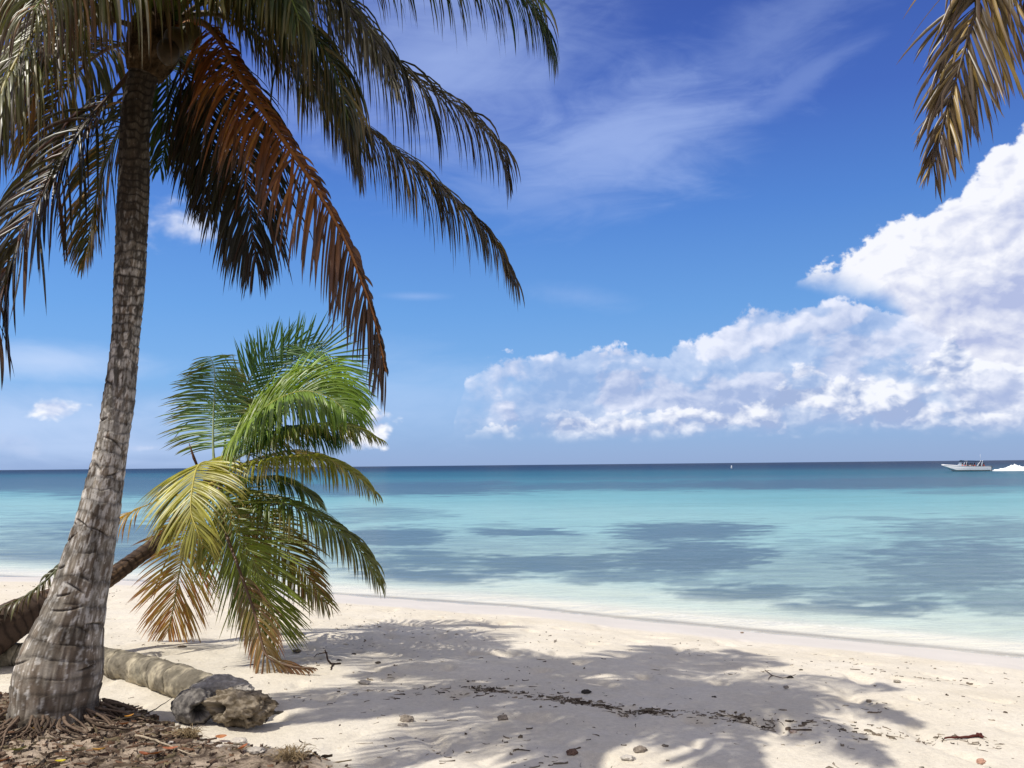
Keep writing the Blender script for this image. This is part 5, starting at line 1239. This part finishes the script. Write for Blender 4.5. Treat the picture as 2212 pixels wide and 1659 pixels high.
# passengers
SKIN = mat('skin', 0.6, attr='col', spec=0.3); CLOTH = mat('cloth', 0.85, attr='col', spec=0.1)
def person(px_, py_, z0, vest, label, sk=(0.28, 0.15, 0.09), hair=(0.02, 0.015, 0.012)):
    o0 = O + np.array([px_, py_, z0])
    me = bpy.data.meshes.new('person')
    J = [(0, 0, 0.0), (0, 0, 0.25), (0, 0, 0.50), (0, 0, 0.60), (0, 0, 0.70), (0, 0, 0.82),            # pelvis .. head
         (0, 0.19, 0.48), (-0.10, 0.23, 0.22), (-0.30, 0.15, 0.15), (0, -0.19, 0.48), (-0.10, -0.23, 0.22), (-0.30, -0.15, 0.15),
         (-0.08, 0.10, -0.02), (-0.48, 0.12, 0.0), (-0.50, 0.12, -0.40), (-0.62, 0.12, -0.43), (-0.08, -0.10, -0.02), (-0.48, -0.12, 0.0), (-0.50, -0.12, -0.40), (-0.62, -0.12, -0.43)]
    Rd = [0.15, 0.14, 0.14, 0.06, 0.095, 0.10, 0.07, 0.05, 0.035, 0.07, 0.05, 0.035, 0.10, 0.075, 0.05, 0.04, 0.10, 0.075, 0.05, 0.04]
    E = [(0, 1), (1, 2), (2, 3), (3, 4), (4, 5), (2, 6), (6, 7), (7, 8), (2, 9), (9, 10), (10, 11), (0, 12), (12, 13), (13, 14), (14, 15), (0, 16), (16, 17), (17, 18), (18, 19)]
    me.from_pydata(J, E, [])
    o = bpy.data.objects.new('person', me); COL.objects.link(o); o.location = tuple(o0)
    o.modifiers.new('skin', 'SKIN')
    for i_, r_ in enumerate(Rd): me.skin_vertices[0].data[i_].radius = (r_, r_)
    me.skin_vertices[0].data[0].use_root = True
    ms = o.modifiers.new('sub', 'SUBSURF'); ms.levels = 1; ms.render_levels = 1
    sm = bpy.data.materials.get('skin_tone') or mat('skin_tone', 0.6, col=sk, spec=0.3); me.materials.append(sm)
    v, f = tube([o0 + np.array([0, 0, 0.06]), o0 + np.array([0, 0, 0.2]), o0 + np.array([0, 0, 0.42]), o0 + np.array([0, 0, 0.54])], [0.19, 0.21, 0.225, 0.12], 12)
    obj('life_vest', v, f, CLOTH, o, o0, True, {'col': np.tile(vest, (len(v), 1))})
    v, f = tube([o0 + np.array([0.02, 0, 0.74]), o0 + np.array([0.03, 0, 0.82]), o0 + np.array([0.02, 0, 0.90]), o0 + np.array([0.01, 0, 0.945])], [0.10, 0.122, 0.11, 0.03], 12)
    obj('hair', v, f, CLOTH, o, o0, True, {'col': np.tile(hair, (len(v), 1))})
    tag(o, label, 'person', 'passengers seated in the speedboat')
RED = (0.80, 0.06, 0.05)
zs = 0.085 * BL
for (q, sy, vc, lb) in [(-0.115, -0.5, (0.85, 0.07, 0.06), 'person in a red vest seated foremost in the speedboat'), (-0.05, -0.55, RED, 'second person from the bow, red vest, under the canopy front'),
                        (0.0, -0.5, (0.15, 0.03, 0.05), 'third person from the bow, dark clothes, under the canopy'), (0.045, -0.6, (0.75, 0.62, 0.6), 'person in a pale top seated amid the dark clothed passengers'),
                        (0.09, -0.5, (0.10, 0.03, 0.05), 'person in dark clothes seated right behind the pale top'), (0.14, -0.55, RED, 'person in a red vest in front of the slanting canopy post'),
                        (0.26, -0.5, (0.08, 0.06, 0.08), 'person in dark clothes between the two rear canopy posts'), (0.34, -0.5, (0.8, 0.08, 0.06), 'person in a red vest seated rearmost in the speedboat')]:
    person(q * BL, sy, zs, vc, lb)
# wake: churned white water thrown up astern
FOAM = mat('foam', 0.9, col=(0.86, 0.88, 0.88), spec=0.1, bump=(3, 0.6, 0.2))
xsr = np.linspace(0.50 * BL, 0.50 * BL + 26, 180); ysr = np.linspace(-2.6, 2.6, 50)
X_, Y_g = np.meshgrid(xsr - 0.50 * BL, ysr, indexing='ij')
prof = np.interp(X_[:, 0], [0, 1.0, 3.0, 5.6, 6.3, 9, 14, 26], [0.02, 0.3, 0.6, 1.35, 1.0, 0.55, 0.3, 0.1])
nn = fbm(np.stack([X_, Y_g * 1.3, X_ * 0], -1), 1.6, 5, 0.7)
Zw = prof[:, None] * np.exp(-(Y_g / (0.7 + 0.08 * X_)) ** 2) * (1 + 0.45 * nn) + 0.10 * np.maximum(nn + 0.2, 0) * np.exp(-(Y_g / (1.6 + 0.1 * X_)) ** 4) - 0.04
V = np.stack([X_ + 0.50 * BL, Y_g, Zw], -1).reshape(-1, 3) + O
i = np.arange(179)[:, None] * 50 + np.arange(49)[None]; Fq = np.stack([i, i + 50, i + 51, i + 1], -1).reshape(-1, 4)
tag(obj('boat_wake', V, Fq, FOAM, None, O, True), 'white churned wake thrown up behind the speedboat', 'wake', None, 'stuff')
# distant boat as a white speck below the horizon
fb = water_pt(731.5, 468.3)
mb = MB(); Ls = 1.2 * fb[1] / F
sp_ = [(-0.5, 0.02, 0.9), (-0.3, 0.7, 0.75), (0.1, 1, 0.65), (0.45, 0.9, 0.6), (0.5, 0.85, 0.6)]
vv = []
for (a, b_, h_) in sp_:
    for (yy_, zz_) in [(-b_, h_), (-b_ * 0.6, -0.1), (b_ * 0.6, -0.1), (b_, h_)]: vv.append(fb + np.array([a * Ls, yy_ * 0.9, zz_ * 0.7]))
ff_ = [(i_ * 4 + j_, i_ * 4 + (j_ + 1) % 4, (i_ + 1) * 4 + (j_ + 1) % 4, (i_ + 1) * 4 + j_) for i_ in range(4) for j_ in range(4)] + [(3, 2, 1, 0), (16, 17, 18, 19)]
mb.add(vv, ff_, (0.7, 0.72, 0.75)); far = empty('motorboat', (fb[0], fb[1], 0), 'tiny white boat far off just below the horizon', 'boat')
mb.build('hull', GELC, far, (fb[0], fb[1], 0), smooth=False)
mb = MB(); mb.box(fb + np.array([0.1 * Ls, 0, 0.9]), (Ls * 0.3, 1.0, 0.7), (0.85, 0.85, 0.85)); mb.build('cabin', GELC, far, (fb[0], fb[1], 0), smooth=False)
